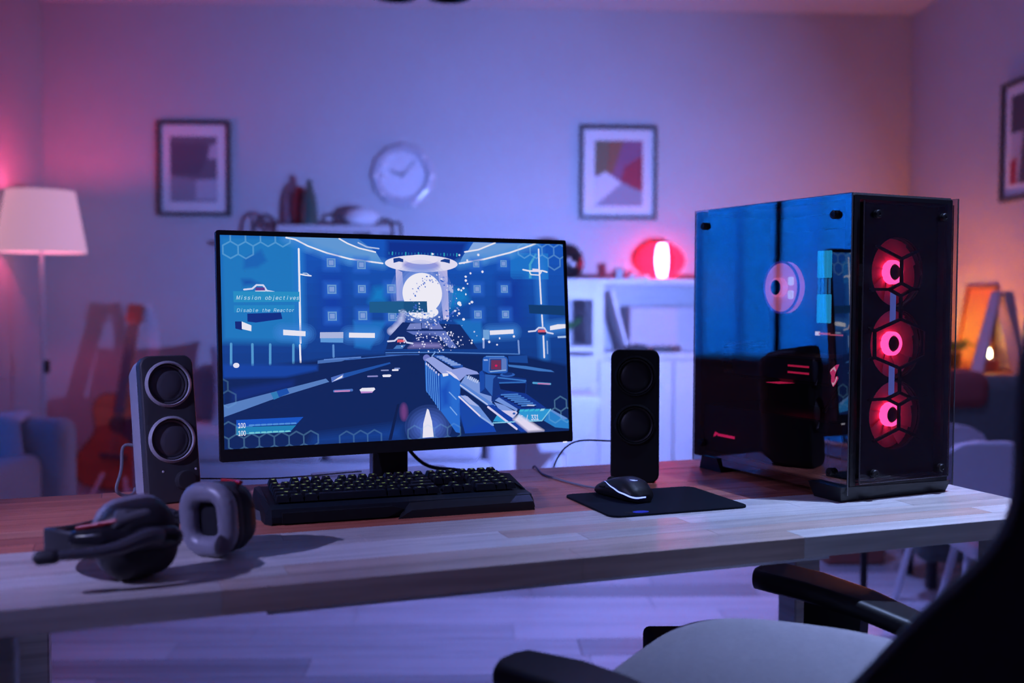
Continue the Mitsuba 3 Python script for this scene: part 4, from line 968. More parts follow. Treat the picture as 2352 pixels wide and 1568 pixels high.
    ('e',(18,52,125),(12.89,6.19,0.26,0.07),0.05),
    ('p',(18,52,140),[(12.25,7.22),(12.88,6.98),(13.8,7.14),(14.87,7.89),(13.43,7.87)],0.04),
    ('l',(70,125,205),(12.55,7.16,13.38,7.16,0.045),0.03),
    ('l',(10,28,90),(12.52,7.23,13.38,7.23,0.04),0.03),
    ('l',(70,125,205),(12.71,7.25,13.53,7.25,0.045),0.03),
    ('l',(10,28,90),(12.69,7.32,13.53,7.32,0.04),0.03),
    ('l',(70,125,205),(12.88,7.34,13.68,7.34,0.045),0.03),
    ('l',(10,28,90),(12.86,7.41,13.68,7.41,0.04),0.03),
    ('l',(70,125,205),(13.05,7.43,13.83,7.43,0.045),0.03),
    ('l',(10,28,90),(13.03,7.5,13.83,7.5,0.04),0.03),
    ('l',(70,125,205),(13.22,7.52,13.98,7.52,0.045),0.03),
    ('l',(10,28,90),(13.2,7.59,13.98,7.59,0.04),0.03),
    ('l',(70,125,205),(13.4,7.62,14.13,7.61,0.045),0.03),
    ('l',(10,28,90),(13.37,7.68,14.13,7.68,0.04),0.03),
    ('l',(70,125,205),(13.57,7.71,14.28,7.7,0.045),0.03),
    ('l',(10,28,90),(13.54,7.78,14.28,7.77,0.04),0.03),
    ('l',(180,195,235),(13.86,7.7,14.2,7.72,0.04),0.03),
    ('p',(110,145,218),[(12.21,7.41),(13.31,7.96),(13.35,7.85),(12.42,7.27)],0.04),
    ('p',(36,92,185),[(11.66,5.48),(11.73,5.37),(11.85,5.33),(12.74,5.35),(12.88,5.41),(12.93,5.52),(12.9,6.1),(12.77,6.15),(11.93,6.14),(11.64,5.99)],0.03),
    ('p',(90,120,190),[(11.99,5.43),(12.8,5.44),(12.86,5.52),(12.85,6.06),(11.95,6.06)],0.03),
    ('p',(24,64,140),[(12.04,5.47),(12.61,5.48),(12.59,6.03),(11.99,6.02)],0.04),
    ('p',(105,48,88),[(12.09,5.52),(12.58,5.53),(12.57,5.98),(12.06,5.96)],0.04),
    ('e',(225,20,95),(12.33,5.79,0.06,0.05),0.03),
    ('p',(160,180,230),[(11.7,5.48),(11.91,5.48),(11.93,5.55),(11.72,5.55)],0.03),
    ('l',(90,140,215),(11.85,5.35,12.74,5.37,0.03),0.03),
    ('l',(140,175,225),(12.03,6.06,12.8,6.01,0.03),0.03),
    ('p',(44,148,210),[(13.52,7.88),(15.04,7.92),(14.59,8.45),(13.16,8.44)],0.03),
    ('p',(40,125,200),[(14.68,8.46),(15.04,7.96),(16.03,8.5),(16.04,8.91),(15.27,8.81)],0.06),
    ('p',(95,140,210),[(15.04,8.01),(15.13,7.96),(15.97,8.42),(15.75,8.46)],0.04),
    ('p',(222,215,240),[(13.12,8.34),(13.42,8.14),(13.83,8.38),(14.66,8.93),(13.85,8.94)],0.1),
    ('p',(60,180,215),[(13.48,7.88),(13.69,7.88),(13.61,7.98),(13.41,7.99)],0.02),
    ('p',(60,180,215),[(13.74,7.89),(13.96,7.88),(13.88,7.98),(13.68,8.0)],0.02),
    ('p',(60,180,215),[(14.01,7.89),(14.23,7.88),(14.15,7.98),(13.95,8.0)],0.02),
    ('p',(60,180,215),[(14.29,7.89),(14.5,7.89),(14.42,7.99),(14.22,8.0)],0.02),
    ('p',(150,205,225),[(14.56,7.89),(14.77,7.89),(14.69,7.99),(14.49,8.0)],0.02),
    ('l',(130,200,232),(15.06,7.94,14.59,8.46,0.03),0.03),
    ('l',(130,200,232),(14.59,8.46,13.92,8.45,0.03),0.03),
    ('l',(130,200,232),(12.08,8.45,13.16,8.45,0.03),0.03),
    ('l',(205,210,238),(0.95,2.3,1.29,2.26,0.055),0.03),
    ('l',(205,210,238),(1.29,2.26,1.47,2.1,0.055),0.03),
    ('l',(205,210,238),(1.47,2.1,1.75,2.11,0.055),0.03),
    ('l',(205,210,238),(1.75,2.11,1.89,2.34,0.055),0.03),
    ('l',(205,210,238),(1.89,2.34,2.19,2.4,0.055),0.03),
    ('p',(90,60,140),[(1.43,2.2),(1.8,2.2),(1.82,2.36),(1.41,2.35)],0.03),
    ('p',(222,222,240),[(1.39,2.34),(1.86,2.33),(1.81,2.47),(1.49,2.46)],0.03),
    ('l',(205,210,238),(14.05,4.21,14.4,4.18,0.055),0.03),
    ('l',(205,210,238),(14.4,4.18,14.58,4.03,0.055),0.03),
    ('l',(205,210,238),(14.58,4.03,14.87,4.04,0.055),0.03),
    ('l',(205,210,238),(14.87,4.04,15.01,4.26,0.055),0.03),
    ('l',(205,210,238),(15.01,4.26,15.32,4.32,0.055),0.03),
    ('p',(215,90,110),[(14.54,4.12),(14.92,4.13),(14.94,4.27),(14.52,4.26)],0.03),
    ('p',(20,40,100),[(14.5,4.25),(14.98,4.25),(14.93,4.37),(14.61,4.36)],0.03),
    ('l',(205,210,238),(7.15,4.58,7.46,4.56,0.055),0.03),
    ('l',(205,210,238),(7.46,4.56,7.63,4.42,0.055),0.03),
    ('l',(205,210,238),(7.63,4.42,7.89,4.43,0.055),0.03),
    ('l',(205,210,238),(7.89,4.43,8.02,4.64,0.055),0.03),
    ('l',(205,210,238),(8.02,4.64,8.3,4.69,0.055),0.03),
    ('p',(215,90,110),[(7.59,4.5),(7.94,4.51),(7.96,4.65),(7.57,4.64)],0.03),
    ('p',(20,40,100),[(7.56,4.63),(7.99,4.63),(7.95,4.74),(7.65,4.73)],0.03),
    ('l',(228,226,240),(13.86,1.26,14.2,1.32,0.05),0.03),
    ('l',(228,226,240),(14.2,1.32,14.88,1.3,0.05),0.03),
    ('l',(228,226,240),(14.88,1.3,15.11,1.36,0.05),0.03),
    ('l',(228,226,240),(14.2,1.36,14.26,1.49,0.03),0.03),
    ('l',(228,226,240),(14.26,1.49,14.7,1.51,0.03),0.03),
    ('l',(228,226,240),(14.7,1.51,14.81,1.36,0.03),0.03),
    ('p',(225,215,238),[(14.35,1.2),(14.71,1.22),(14.69,1.36),(14.35,1.36)],0.03),
    ('l',(228,226,240),(3.35,1.62,3.57,1.66,0.04),0.03),
    ('l',(228,226,240),(3.57,1.66,3.79,1.68,0.04),0.03),
    ('l',(170,195,230),(3.45,1.57,3.61,1.57,0.02),0.03),
    ('l',(170,195,230),(3.61,1.57,3.7,1.63,0.02),0.03),
    ('e',(225,222,240),(0.56,5.5,0.13,0.11),0.05),
    ('e',(228,226,242),(11.19,1.47,0.05,0.05),0.04),
    ('e',(228,226,242),(11.79,1.39,0.06,0.06),0.04),
    ('e',(228,226,242),(10.95,1.63,0.06,0.05),0.04),
    ('e',(228,226,242),(10.95,1.81,0.06,0.06),0.04),
    ('e',(228,226,242),(11.03,1.96,0.04,0.04),0.04),
    ('e',(228,226,242),(10.82,2.17,0.06,0.05),0.04),
    ('e',(228,226,242),(10.58,2.23,0.06,0.06),0.04),
    ('e',(228,226,242),(10.71,2.27,0.05,0.05),0.04),
    ('e',(228,226,242),(10.93,2.45,0.04,0.05),0.04),
    ('e',(228,226,242),(11.22,2.81,0.07,0.06),0.04),
    ('e',(228,226,242),(11.1,2.88,0.05,0.04),0.04),
    ('e',(228,226,242),(10.59,2.87,0.1,0.09),0.04),
    ('e',(228,226,242),(10.64,2.94,0.07,0.06),0.04),
    ('e',(228,226,242),(10.38,3.22,0.06,0.05),0.04),
    ('e',(228,226,242),(10.57,3.34,0.06,0.06),0.04),
    ('e',(228,226,242),(10.78,3.61,0.07,0.06),0.04),
    ('e',(228,226,242),(8.3,3.61,0.06,0.07),0.04),
    ('e',(228,226,242),(8.71,3.64,0.04,0.04),0.04),
    ('e',(228,226,242),(9.6,3.5,0.05,0.04),0.04),
    ('e',(228,226,242),(10.67,0.63,0.05,0.05),0.04),
    ('e',(228,226,242),(11.61,0.6,0.06,0.06),0.04),
    ('e',(228,226,242),(11.05,0.87,0.05,0.05),0.04),
    ('e',(228,226,242),(10.88,0.99,0.05,0.05),0.04),
    ('e',(228,226,242),(9.37,0.61,0.06,0.05),0.04),
    ('e',(228,226,242),(11.73,4.54,0.06,0.06),0.04),
    ('e',(228,226,242),(12.02,4.67,0.06,0.06),0.04),
    ('e',(228,226,242),(13.28,4.43,0.06,0.06),0.04),
    ('e',(228,226,242),(12.55,4.51,0.04,0.05),0.04),
    ('e',(228,226,242),(12.41,4.81,0.05,0.04),0.04),
    ('e',(228,226,242),(9.97,4.23,0.04,0.04),0.04),
    ('e',(228,226,242),(10.15,4.2,0.05,0.04),0.04),
    ('e',(228,226,242),(9.64,4.47,0.05,0.04),0.04),
    ('e',(228,226,242),(11.14,4.71,0.05,0.05),0.04),
    ('e',(228,226,242),(11.17,4.59,0.04,0.04),0.04),
    ('p',(22,82,190),[(0.51,7.79),(3.32,7.78),(3.01,8.09),(0.51,8.09)],0.02),
    ('p',(30,125,180),[(0.51,8.1),(3.0,8.12),(2.75,8.38),(0.51,8.39)],0.02),
    ('l',(70,150,195),(0.51,8.39,2.75,8.38,0.025),0.03),
    ('l',(60,120,200),(0.52,8.08,1.16,8.08,0.02),0.03),
    ('l',(80,140,215),(1.05,8.04,1.22,8.04,0.05),0.03),
    ('l',(80,140,215),(1.3,8.04,1.47,8.04,0.05),0.03),
    ('l',(80,140,215),(1.55,8.04,1.72,8.04,0.05),0.03),
    ('l',(80,140,215),(1.8,8.04,1.97,8.04,0.05),0.03),
    ('l',(80,140,215),(2.05,8.04,2.22,8.04,0.05),0.03),
    ('l',(80,140,215),(2.3,8.04,2.47,8.04,0.05),0.03),
    ('l',(80,140,215),(2.55,8.04,2.72,8.04,0.05),0.03),
    ('l',(80,140,215),(2.8,8.04,2.98,8.04,0.05),0.03),
    ('l',(110,195,210),(1.05,8.36,1.21,8.36,0.045),0.03),
    ('l',(110,195,210),(1.3,8.36,1.45,8.36,0.045),0.03),
    ('l',(110,195,210),(1.55,8.36,1.7,8.36,0.045),0.03),
    ('l',(110,195,210),(1.79,8.36,1.95,8.36,0.045),0.03),
    ('l',(110,195,210),(2.04,8.36,2.2,8.36,0.045),0.03),
    ('l',(110,195,210),(2.29,8.36,2.45,8.36,0.045),0.03),
    ('l',(110,195,210),(2.55,8.37,2.7,8.36,0.045),0.03),
    ('p',(38,140,195),[(0.5,2.37),(3.27,2.38),(3.27,2.81),(0.51,2.84)],0.03),
    ('p',(34,132,195),[(0.51,2.97),(3.05,2.95),(3.04,3.19),(0.52,3.27)],0.03),
]
def lin(c): return np.array(srgb(*c))
class Pieces:
    def __init__(self):
        self.items = []
    def paint(self, poly, color, alpha=1.0):
        poly = poly.intersection(sbox(0, 0, 16, 9))
        if poly.is_empty: return
        keep, b = [], poly.bounds
        for g, c in self.items:
            gb = g.bounds
            if gb[2] <= b[0] or gb[0] >= b[2] or gb[3] <= b[1] or gb[1] >= b[3]:
                keep.append((g, c)); continue
            o = g.intersection(poly)
            if o.area < 1e-5:
                keep.append((g, c)); continue
            d = g.difference(poly)
            for q in getattr(d, 'geoms', [d]):
                if q.geom_type == 'Polygon' and q.area > 1e-5: keep.append((q, c))
            if alpha < 1:
                for q in getattr(o, 'geoms', [o]):
                    if q.geom_type == 'Polygon' and q.area > 1e-5: keep.append((q, c * (1 - alpha) + color * alpha))
        if alpha >= 1:
            for q in getattr(poly, 'geoms', [poly]):
                if q.geom_type == 'Polygon' and q.area > 1e-5: keep.append((q, color))
        self.items = keep
    def soft(self, poly, color, s):
        if s < 0.1:
            self.paint(poly, color); return
        n = 4 if s < 0.2 else 6
        last = None
        for i in range(n):                      # from the faint outline to the full middle
            o = 0.5 - (i + 0.5) / n
            g = poly.buffer(o * s * 1.6)
            if g.is_empty: break
            a = (i + 1) / n; prev = i / n
            self.paint(g, color, (a - prev) / (1 - prev))
pc = Pieces()
for i in range(18):
    a = i / 17
    pc.items.append((sbox(0, i * 0.5, 16, i * 0.5 + 0.5), lin((22 - 8 * a, 84 - 40 * a, 186 - 80 * a))))
for kind, col, a, s in SHAPES:
    col = lin(col)
    if kind == 'p': g = Polygon(a).buffer(0)
    elif kind == 'e': g = affinity.scale(Point(a[0], a[1]).buffer(1.0, 12), a[2], a[3])
    elif kind == 'l': g = LineString([a[:2], a[2:4]]).buffer(a[4] / 2 + 0.012, 3)
    elif kind == 's':
        X, Y, w = a
        pc.soft(sbox(X - w * 1.5, Y - w * 1.5, X + w * 1.5, Y + w * 1.5), lin((40, 100, 205)) , 0.22)
        pc.paint(sbox(X - w, Y - w, X + w, Y + w), col)
        pc.paint(sbox(X - w * 0.68, Y - w * 0.68, X + w * 0.68, Y + w * 0.68), lin((52, 105, 195)))
        pc.paint(sbox(X - w * 0.55, Y - w * 0.55, X + w * 0.55, Y + w * 0.55), lin((125, 155, 215)))
        continue
    if not g.is_empty: pc.soft(g, col, s)
# honeycomb lines in the corners of the display
def hexes(cx, cy, R, cells):
    L = []
    for q, r in cells:
        x, y = cx + R * math.sqrt(3) * (q + r / 2), cy + R * 1.5 * r
        L.append(Polygon([(x + R * math.sin(math.radians(60 * k)), y + R * math.cos(math.radians(60 * k))) for k in range(6)]).exterior)
    return unary_union(L).buffer(0.035)
for cx, cy, cells, a in ((0.43, 0.62, [(0, 0), (1, 0), (2, -1), (3, -1), (1, -1), (4, -1)], 0.30), (15.2, 0.35, [(0, 0), (1, 0), (-1, 0), (0, 1), (-2, 0)], 0.30), (0.5, 8.75, [(0, 0), (1, 0), (2, 0), (3, 0), (0, -1), (4, 0), (5, 0)], 0.16),
                         (15.6, 7.7, [(0, 0), (0, 1), (-1, 1)], 0.22), (8.9, 8.75, [(0, 0), (1, 0), (2, 0), (-1, 0)], 0.14), (0.2, 6.9, [(0, 0), (0, -1)], 0.12), (5.8, 8.85, [(0, 0), (1, 0), (-1, 0)], 0.13)):
    pc.paint(hexes(cx, cy, 0.36, cells), lin((130, 195, 235)), a)
# debris of light around the reactor
rs = random.Random(2)
for i in range(150):
    a, d = rs.uniform(0, 6.283), abs(rs.gauss(1.0, 0.12))
    w = rs.uniform(0.012, 0.05)
    pc.paint(affinity.rotate(sbox(9.42 + 0.98 * d * math.cos(a) - w, 2.72 + 1.05 * d * math.sin(a) - w * 0.7, 9.42 + 0.98 * d * math.cos(a) + w, 2.72 + 1.05 * d * math.sin(a) + w * 0.7), rs.uniform(0, 90)), lin(rs.choice(((228, 226, 242), (120, 140, 215), (60, 100, 200)))))
for i in range(110):
    x, y = rs.gauss(9.5, 0.75), rs.gauss(4.55, 0.28)
    w = rs.uniform(0.01, 0.035)
    pc.paint(sbox(x - w, y - w, x + w, y + w), lin((215, 215, 240)))
for i in range(60):
    x, y = rs.uniform(7.6, 9.4), rs.uniform(3.2, 3.6)
    w = rs.uniform(0.01, 0.03)
    pc.paint(sbox(x - w * 1.6, y - w, x + w * 1.6, y + w), lin((170, 190, 230)))
V, F, C, n0 = [], [], [], 0
sw, sh_ = sx1 - sx0, sz1 - sz0
from trimesh.creation import triangulate_polygon
for g, c in pc.items:
    try: v, f = triangulate_polygon(g, engine='earcut')
    except Exception: continue
    V.append(v); F.append(np.asarray(f) + n0); C.append(np.tile(c, (len(v), 1))); n0 += len(v)
V, F, C = np.vstack(V), np.vstack(F), np.vstack(C)
P3 = np.c_[sx0 + V[:, 0] / 16 * sw, np.full(len(V), 0.0018), sz1 - V[:, 1] / 9 * sh_]
wind = np.cross(P3[F[:, 1]] - P3[F[:, 0]], P3[F[:, 2]] - P3[F[:, 0]])[:, 1] > 0      # every piece faces the viewer
F[wind] = F[wind][:, ::-1]
sm = trimesh.Trimesh(P3, F, process=False)
SCREEN = part(t, 'screen', sm, 'm_black', MON, smooth=False, uv=np.c_[V[:, 0] / 16, V[:, 1] / 9], color=C, glow={'type': 'mesh_attribute', 'name': 'vertex_color'}, weight=SCREEN_WEIGHT, label='screen with the picture of a hall, a glowing reactor and a rifle')
def screen_text(text, x, y, h, adv, color, slant=0.0, name='lettering', bold=False, narrow=1.0):
    """Letters at equal steps; x, y, h, adv in screen units."""
    ms = []
    for i, ch in enumerate(text):
        if ch == ' ': continue
        m = meshkit.text_mesh(ch, h, 0.004, bold)
        w = m.bounds[1][0] - m.bounds[0][0]
        k = min(narrow, 0.92 * adv / w) if w > 0 else 1
        m.apply_translation((-(m.bounds[0][0] + m.bounds[1][0]) / 2, 0, 0)); m.vertices[:, 0] *= k
        m.vertices[:, 0] += m.vertices[:, 1] * slant
        m.apply_translation((x + adv * (i + 0.5), 0, 0)); ms.append(m)
    m = join(*ms)
    s = sw / 16
    Q = m.vertices.copy()
    m.vertices = np.c_[sx0 + Q[:, 0] * s, 0.0016 - Q[:, 2] * 0.02, sz1 - (y - Q[:, 1]) * s]
    m.invert()
    m.fix_normals()
    part(SCREEN, name, m, 'm_black', MON, smooth=False, glow=lin(color).tolist(), weight=0)
screen_text('Mission objectives', 0.61, 2.69, 0.165, 0.147, (205, 222, 240), 0.22)
screen_text('Disable the Reactor', 0.62, 3.21, 0.15, 0.127, (185, 210, 238), 0.22)
screen_text('100', 0.575, 8.03, 0.20, 0.105, (220, 222, 240), bold=True)
screen_text('100', 0.575, 8.35, 0.20, 0.105, (220, 222, 240), bold=True)
screen_text('35 / 331', 13.34, 8.30, 0.235, 0.135, (205, 212, 240), 0.03, bold=True, narrow=0.8)

# ------------------------------------------------------------------ speakers
def speaker(key_label, M, tilt, left):
    t = thing('speaker', key_label, 'speaker')
    S = M @ rot('x', -tilt)
    m_f, m_s, m_c = ('m_speaker', 'm_speaker_shell', 'm_speaker_cone') if left else ('m_black_matte', 'm_black', 'm_black')
    w, h = 0.088, 0.243
    def ring(a, b, y, dz=0.0, r=0.016):
        q = rrect(w * a, h * b, r, 7)
        return np.c_[q[:, 0], np.full(len(q), y), q[:, 1] + h / 2 + dz]
    front = loft([ring(0.93, 0.975, 0.0), ring(0.98, 0.992, 0.002), ring(1, 1, 0.006), ring(1, 1, 0.020), ring(0.985, 0.995, 0.024)])
    shell = loft([ring(0.975, 0.985, 0.023), ring(0.96, 0.975, 0.05, 0), ring(0.86, 0.92, 0.085, 0.0), ring(0.70, 0.82, 0.105, 0.0), ring(0.60, 0.76, 0.110, 0)])
    zs = (0.195, 0.104) if left else (0.194, 0.106)
    R = 0.036
    for z in zs:                                   # the drivers sit in sunk wells
        front = tm(m3.Manifold(m3.Mesh(np.asarray(front.vertices, np.float32), np.asarray(front.faces, np.uint32))) - m3.Manifold.cylinder(0.012, 0.0335, 0.0335, 48).rotate([90, 0, 0]).translate([0, 0.008, z]))
    cut = np.linalg.inv(S)
    def flat(m):
        return m
    part(t, 'front_panel', flat(front), m_f, S, smooth=35)
    part(t, 'shell', flat(shell), m_s, S, smooth=35)
    for z in zs:
        ringm = lathe([(0.0335, 0.0), (0.0335, 0.0045), (0.0345, 0.006), (0.0365, 0.0045), (R + 0.0025, 0.0015), (R + 0.0025, 0.0)], 56)
        d = part(t, 'driver', mv(lathe([(0, 0.0035), (0.010, 0.0040), (0.020, 0.0030), (0.0265, 0.0), (0.0285, -0.0015), (0.0300, 0.0005), (0.0320, 0.0010), (0.0333, -0.0008), (0.0333, -0.004), (0, -0.004)], 56), tr(0, 0.0030, z) @ UPRIGHT), m_c, S, smooth=50)
        part(d, 'ring', mv(ringm, tr(0, 0.0005, z) @ UPRIGHT), m_s if left else m_f, S, smooth=50)
    part(t, 'foot', box(-0.034, 0.034, 0.012, 0.085, 0.0, 0.014, 0.002), 'm_rubber', M)
    if left:
        part(t, 'volume_knob', mv(lathe([(0, 0), (0.016, 0), (0.0165, 0.012), (0.0150, 0.016), (0.013, 0.017), (0, 0.0165)], 36), tr(0.016, 0.001, 0.036) @ UPRIGHT), 'm_charcoal', S)
        for x, z in ((-0.018, 0.053), (0.036, 0.053)): part(t, 'indicator', mv(lathe([(0, 0), (0.0022, 0), (0.0018, 0.001), (0, 0.0012)], 12), tr(x, 0.0002, z) @ UPRIGHT), 'm_pale_metal', S)
    return S
SPL = speaker('grey left speaker with two round drivers and a volume knob', on(DESK, -0.378, 0.545, ZT, 0.28), 10.0, True)
SPR = speaker('black speaker between the monitor and the computer', on(DESK, 0.414, 0.468, ZT, -0.43), 3.5, False)

# ------------------------------------------------------------------ keyboard
t = thing('keyboard', 'black mechanical keyboard with glowing green legends before the monitor', 'keyboard')
KB = on(DESK, -0.050, 0.318, ZT, -0.015) @ np.diag([0.905, 1, 1, 1])
KW, KD = 0.452, 0.172
prof2 = [(0.0, 0.004), (0.004, 0.0), (KD, 0.0), (KD, 0.026), (KD - 0.006, 0.030), (0.040, 0.0205), (0.036, 0.0245), (0.008, 0.0225), (0.0, 0.012)]
bodym = extrude(Polygon(prof2), -KW / 2, KW / 2, np.array([[0, 0, 1.0, 0], [1, 0, 0, 0], [0, 1, 0, 0], [0, 0, 0, 1]]))
part(t, 'body', bodym, 'm_key', KB, smooth=False)
part(t, 'front_panel', upright(Polygon([(-0.21, 0.003), (-0.035, 0.003), (-0.008, 0.014), (-0.028, 0.0185), (-0.21, 0.0185)]), -0.0035, 0.006), 'm_black_matte', KB, smooth=False)
part(t, 'front_step', hull([(x, y, z) for x, y, z in ((-0.02, -0.010, 0.0), (0.225, -0.010, 0.0), (0.004, -0.010, 0.012), (0.222, -0.010, 0.014), (0.0, 0.012, 0.0), (0.225, 0.012, 0.0), (0.004, 0.012, 0.0235), (0.222, 0.012, 0.0235))]), 'm_black', KB, smooth=False)
for s in (-1, 1):
    X = s * KW / 2
    part(t, 'wing', hull([(X, 0.0, 0.0), (X, 0.0, 0.012), (X, 0.168, 0.0), (X, 0.168, 0.031), (X, 0.03, 0.024), (X + s * 0.010, 0.015, 0.0), (X + s * 0.008, 0.02, 0.014), (X + s * 0.020, 0.135, 0.0), (X + s * 0.012, 0.145, 0.033), (X + s * 0.016, 0.168, 0.0)]), 'm_key', KB, smooth=False)
part(t, 'side_guard', join(hull([(-KW / 2 - 0.004, 0.03, 0), (-KW / 2 - 0.022, 0.06, 0), (-KW / 2 - 0.030, 0.10, 0), (-KW / 2 - 0.004, 0.10, 0), (-KW / 2 - 0.006, 0.05, 0.010), (-KW / 2 - 0.024, 0.09, 0.012)]),
                          hull([(-KW / 2 - 0.030, 0.10, 0), (-KW / 2 - 0.038, 0.155, 0), (-KW / 2 - 0.01, 0.155, 0), (-KW / 2 - 0.01, 0.10, 0), (-KW / 2 - 0.030, 0.14, 0.014), (-KW / 2 - 0.022, 0.11, 0.014)])), 'm_smoke_plastic', KB, smooth=False, label='translucent grey side guard')
def keycap(w):
    a, b = (w * 0.019 - 0.0012) / 2, 0.0178 / 2
    i, j = a - 0.0026, b - 0.0030
    P = [(sx * a, sy * b, 0) for sx in (-1, 1) for sy in (-1, 1)] + [(sx * i, sy * j + 0.0006, 0.0088) for sx in (-1, 1) for sy in (-1, 1)] + [(sx * (i - 0.0008), sy * (j - 0.0008) + 0.0006, 0.0094) for sx in (-1, 1) for sy in (-1, 1)]
    return hull(P)
ROWK = [[1, -1, 1, 1, 1, 1, -.5, 1, 1, 1, 1, -.5, 1, 1, 1, 1, -.25, 1, 1, 1, -.25, 1, 1, 1, 1],
        [1] * 13 + [2, -.25, 1, 1, 1, -.25, 1, 1, 1, 1], [1.5] + [1] * 12 + [1.5, -.25, 1, 1, 1, -.25, 1, 1, 1, 1],
        [1.75] + [1] * 11 + [2.25, -.25, -1, -1, -1, -.25, 1, 1, 1, 1], [2.25] + [1] * 10 + [2.75, -.25, -1, 1, -1, -.25, 1, 1, 1, 1],
        [1.25, 1.25, 1.25, 6.25, 1.25, 1.25, 1.25, 1.25, -.25, 1, 1, 1, -.25, 2, 1, 1]]
caps = {}
leg = []
rk = random.Random(6)
slope = math.atan2(0.0095, KD - 0.046)
for r, row_ in enumerate(ROWK):
    x = -22.5 * 0.019 / 2
    yy = KD - 0.016 - r * 0.0192 - (0.004 if r else 0)
    zz = 0.0205 + (yy - 0.040) * math.tan(slope) + 0.0035
    for w in row_:
        if w > 0:
            Mk = tr(x + w * 0.0095, yy, zz) @ rot('x', math.degrees(slope) + (4, 2, 0, -1, -2, -3)[r])
            if w not in caps: caps[w] = keycap(w)
            part(t, 'key', caps[w], 'm_key', KB @ Mk, smooth=False)
            if w < 3:
                ww = 0.0052 * (0.7 + 0.6 * rk.random())
                leg.append(mv(join(box(-ww / 2, ww / 2, 0.0014, 0.0026, 0.00945, 0.0096), box(-ww / 2 + 0.001, ww / 2 - 0.001, -0.0008, 0.0004, 0.00945, 0.0096), box(-0.0006, 0.0006, -0.0008, 0.0026, 0.00945, 0.0096)), Mk))
        x += abs(w) * 0.019
part(t, 'legends', join(*leg), 'm_legend', KB, smooth=False, kind='stuff', label='glowing yellow-green key legends', glow=(0.08, 0.13, 0.02), weight=0)

# ------------------------------------------------------------------ mouse and pad
t = thing('mouse_pad', 'black mouse pad with round corners', 'mouse pad')
PD = on(DESK, 0.364, 0.300, ZT)
part(t, 'mat', extrude(Polygon(rrect(0.246, 0.190, 0.018)), 0.0, 0.003), 'm_pad', PD, smooth=False)
mat('m_pad_logo', (0.010, 0.03, 0.42), rough=0.6)
part(t, 'badge', extrude(affinity.scale(Point(-0.078, -0.079).buffer(0.010, 16), 1.7, 0.75), 0.003, 0.0032), 'm_black_matte', PD, smooth=False)
part(t, 'badge', extrude(affinity.scale(Point(-0.066, -0.079).buffer(0.010, 16), 1.35, 0.85), 0.0032, 0.0034), 'm_pad_logo', PD, smooth=False, label='blue oval badge')
t = thing('mouse', 'black gaming mouse with a glowing blue line', 'mouse')
MS = on(DESK, 0.325, 0.335, ZT + 0.0032, 1.78) @ np.diag([0.90, 0.90, 0.96, 1])       # its nose along +x
def msec(x):
    s = (x + 0.062) / 0.124
    w = np.interp(s, [0, 0.06, 0.25, 0.5, 0.75, 0.94, 1], [0.016, 0.026, 0.034, 0.031, 0.031, 0.027, 0.018])
    h = np.interp(s, [0, 0.06, 0.2, 0.38, 0.6, 0.85, 0.97, 1], [0.014, 0.024, 0.036, 0.040, 0.035, 0.025, 0.018, 0.011])
    return w, h
rings = []
NX = 26
for i in range(NX):
    x = -0.062 * math.cos(math.pi * i / (NX - 1))
    w, h = msec(x)
    pts = []
    for k in range(28):
        a = 2 * math.pi * k / 28
        ca, sa = math.cos(a), math.sin(a)
        yv = w * math.copysign(abs(ca) ** 0.75, ca)
        zv = h * (0.36 + 0.64 * math.copysign(abs(sa) ** 0.9, sa)) if sa > 0 else h * 0.36 + 0.36 * h * math.copysign(abs(sa) ** 0.5, sa)
        pts.append((x, yv * (1 - 0.12 * (sa < 0)), max(zv, 0)))
    rings.append(pts)
part(t, 'body', loft(rings), 'm_black', MS, smooth=50)
def on_side(x, f, sgn=1, off=0.0006):
    w, h = msec(x)
    a = math.radians(f)
    return (x, sgn * (w * abs(math.cos(a)) ** 0.75 + off), h * (0.36 + 0.64 * math.sin(a) ** 0.9) + off if a > 0 else h * 0.36)
ln = [on_side(x, f) for x, f in ((0.030, 52), (0.022, 44), (0.012, 30), (0.0, 18), (-0.014, 10), (-0.028, 6), (-0.042, 5), (-0.052, 6))]
tailw = [(-0.0615, 0.020, 0.0105), (-0.0635, 0.008, 0.0105), (-0.0638, 0.0, 0.0105)]
part(t, 'light_line', tube(ln + tailw, np.interp(np.linspace(0, 1, 60), [0, 0.25, 0.8, 1], [0.0003, 0.0011, 0.0016, 0.0013]), n=60, sides=8), 'm_lit', MS, smooth=True, glow=(0.40, 0.55, 3.0), weight=0.05, label='glowing blue line')
part(t, 'logo', tube([(-0.0300, 0.0115, 0.0362), (-0.0345, 0.0085, 0.0358), (-0.0375, 0.0030, 0.0352), (-0.0378, -0.002, 0.0350)], np.array([0.0003, 0.0008, 0.0012, 0.0013, 0.0011, 0.0007, 0.0003]), n=7, sides=8), 'm_lit', MS, smooth=True, glow=(0.35, 0.50, 2.2), weight=0.02, label='glowing blue crescent')
part(t, 'wheel', mv(lathe([(0, -0.004), (0.010, -0.004), (0.011, 0), (0.010, 0.004), (0, 0.004)], 24), tr(0.036, 0, 0.0215) @ rot('x', 90)), 'm_rubber', MS)
for x in (0.006, 0.026): part(t, 'side_button', balls([(x - 0.006, 0.0312, 0.0195, 0.0018), (x + 0.006, 0.0312, 0.0195 - 0.001, 0.0018)]), 'm_rubber', MS)

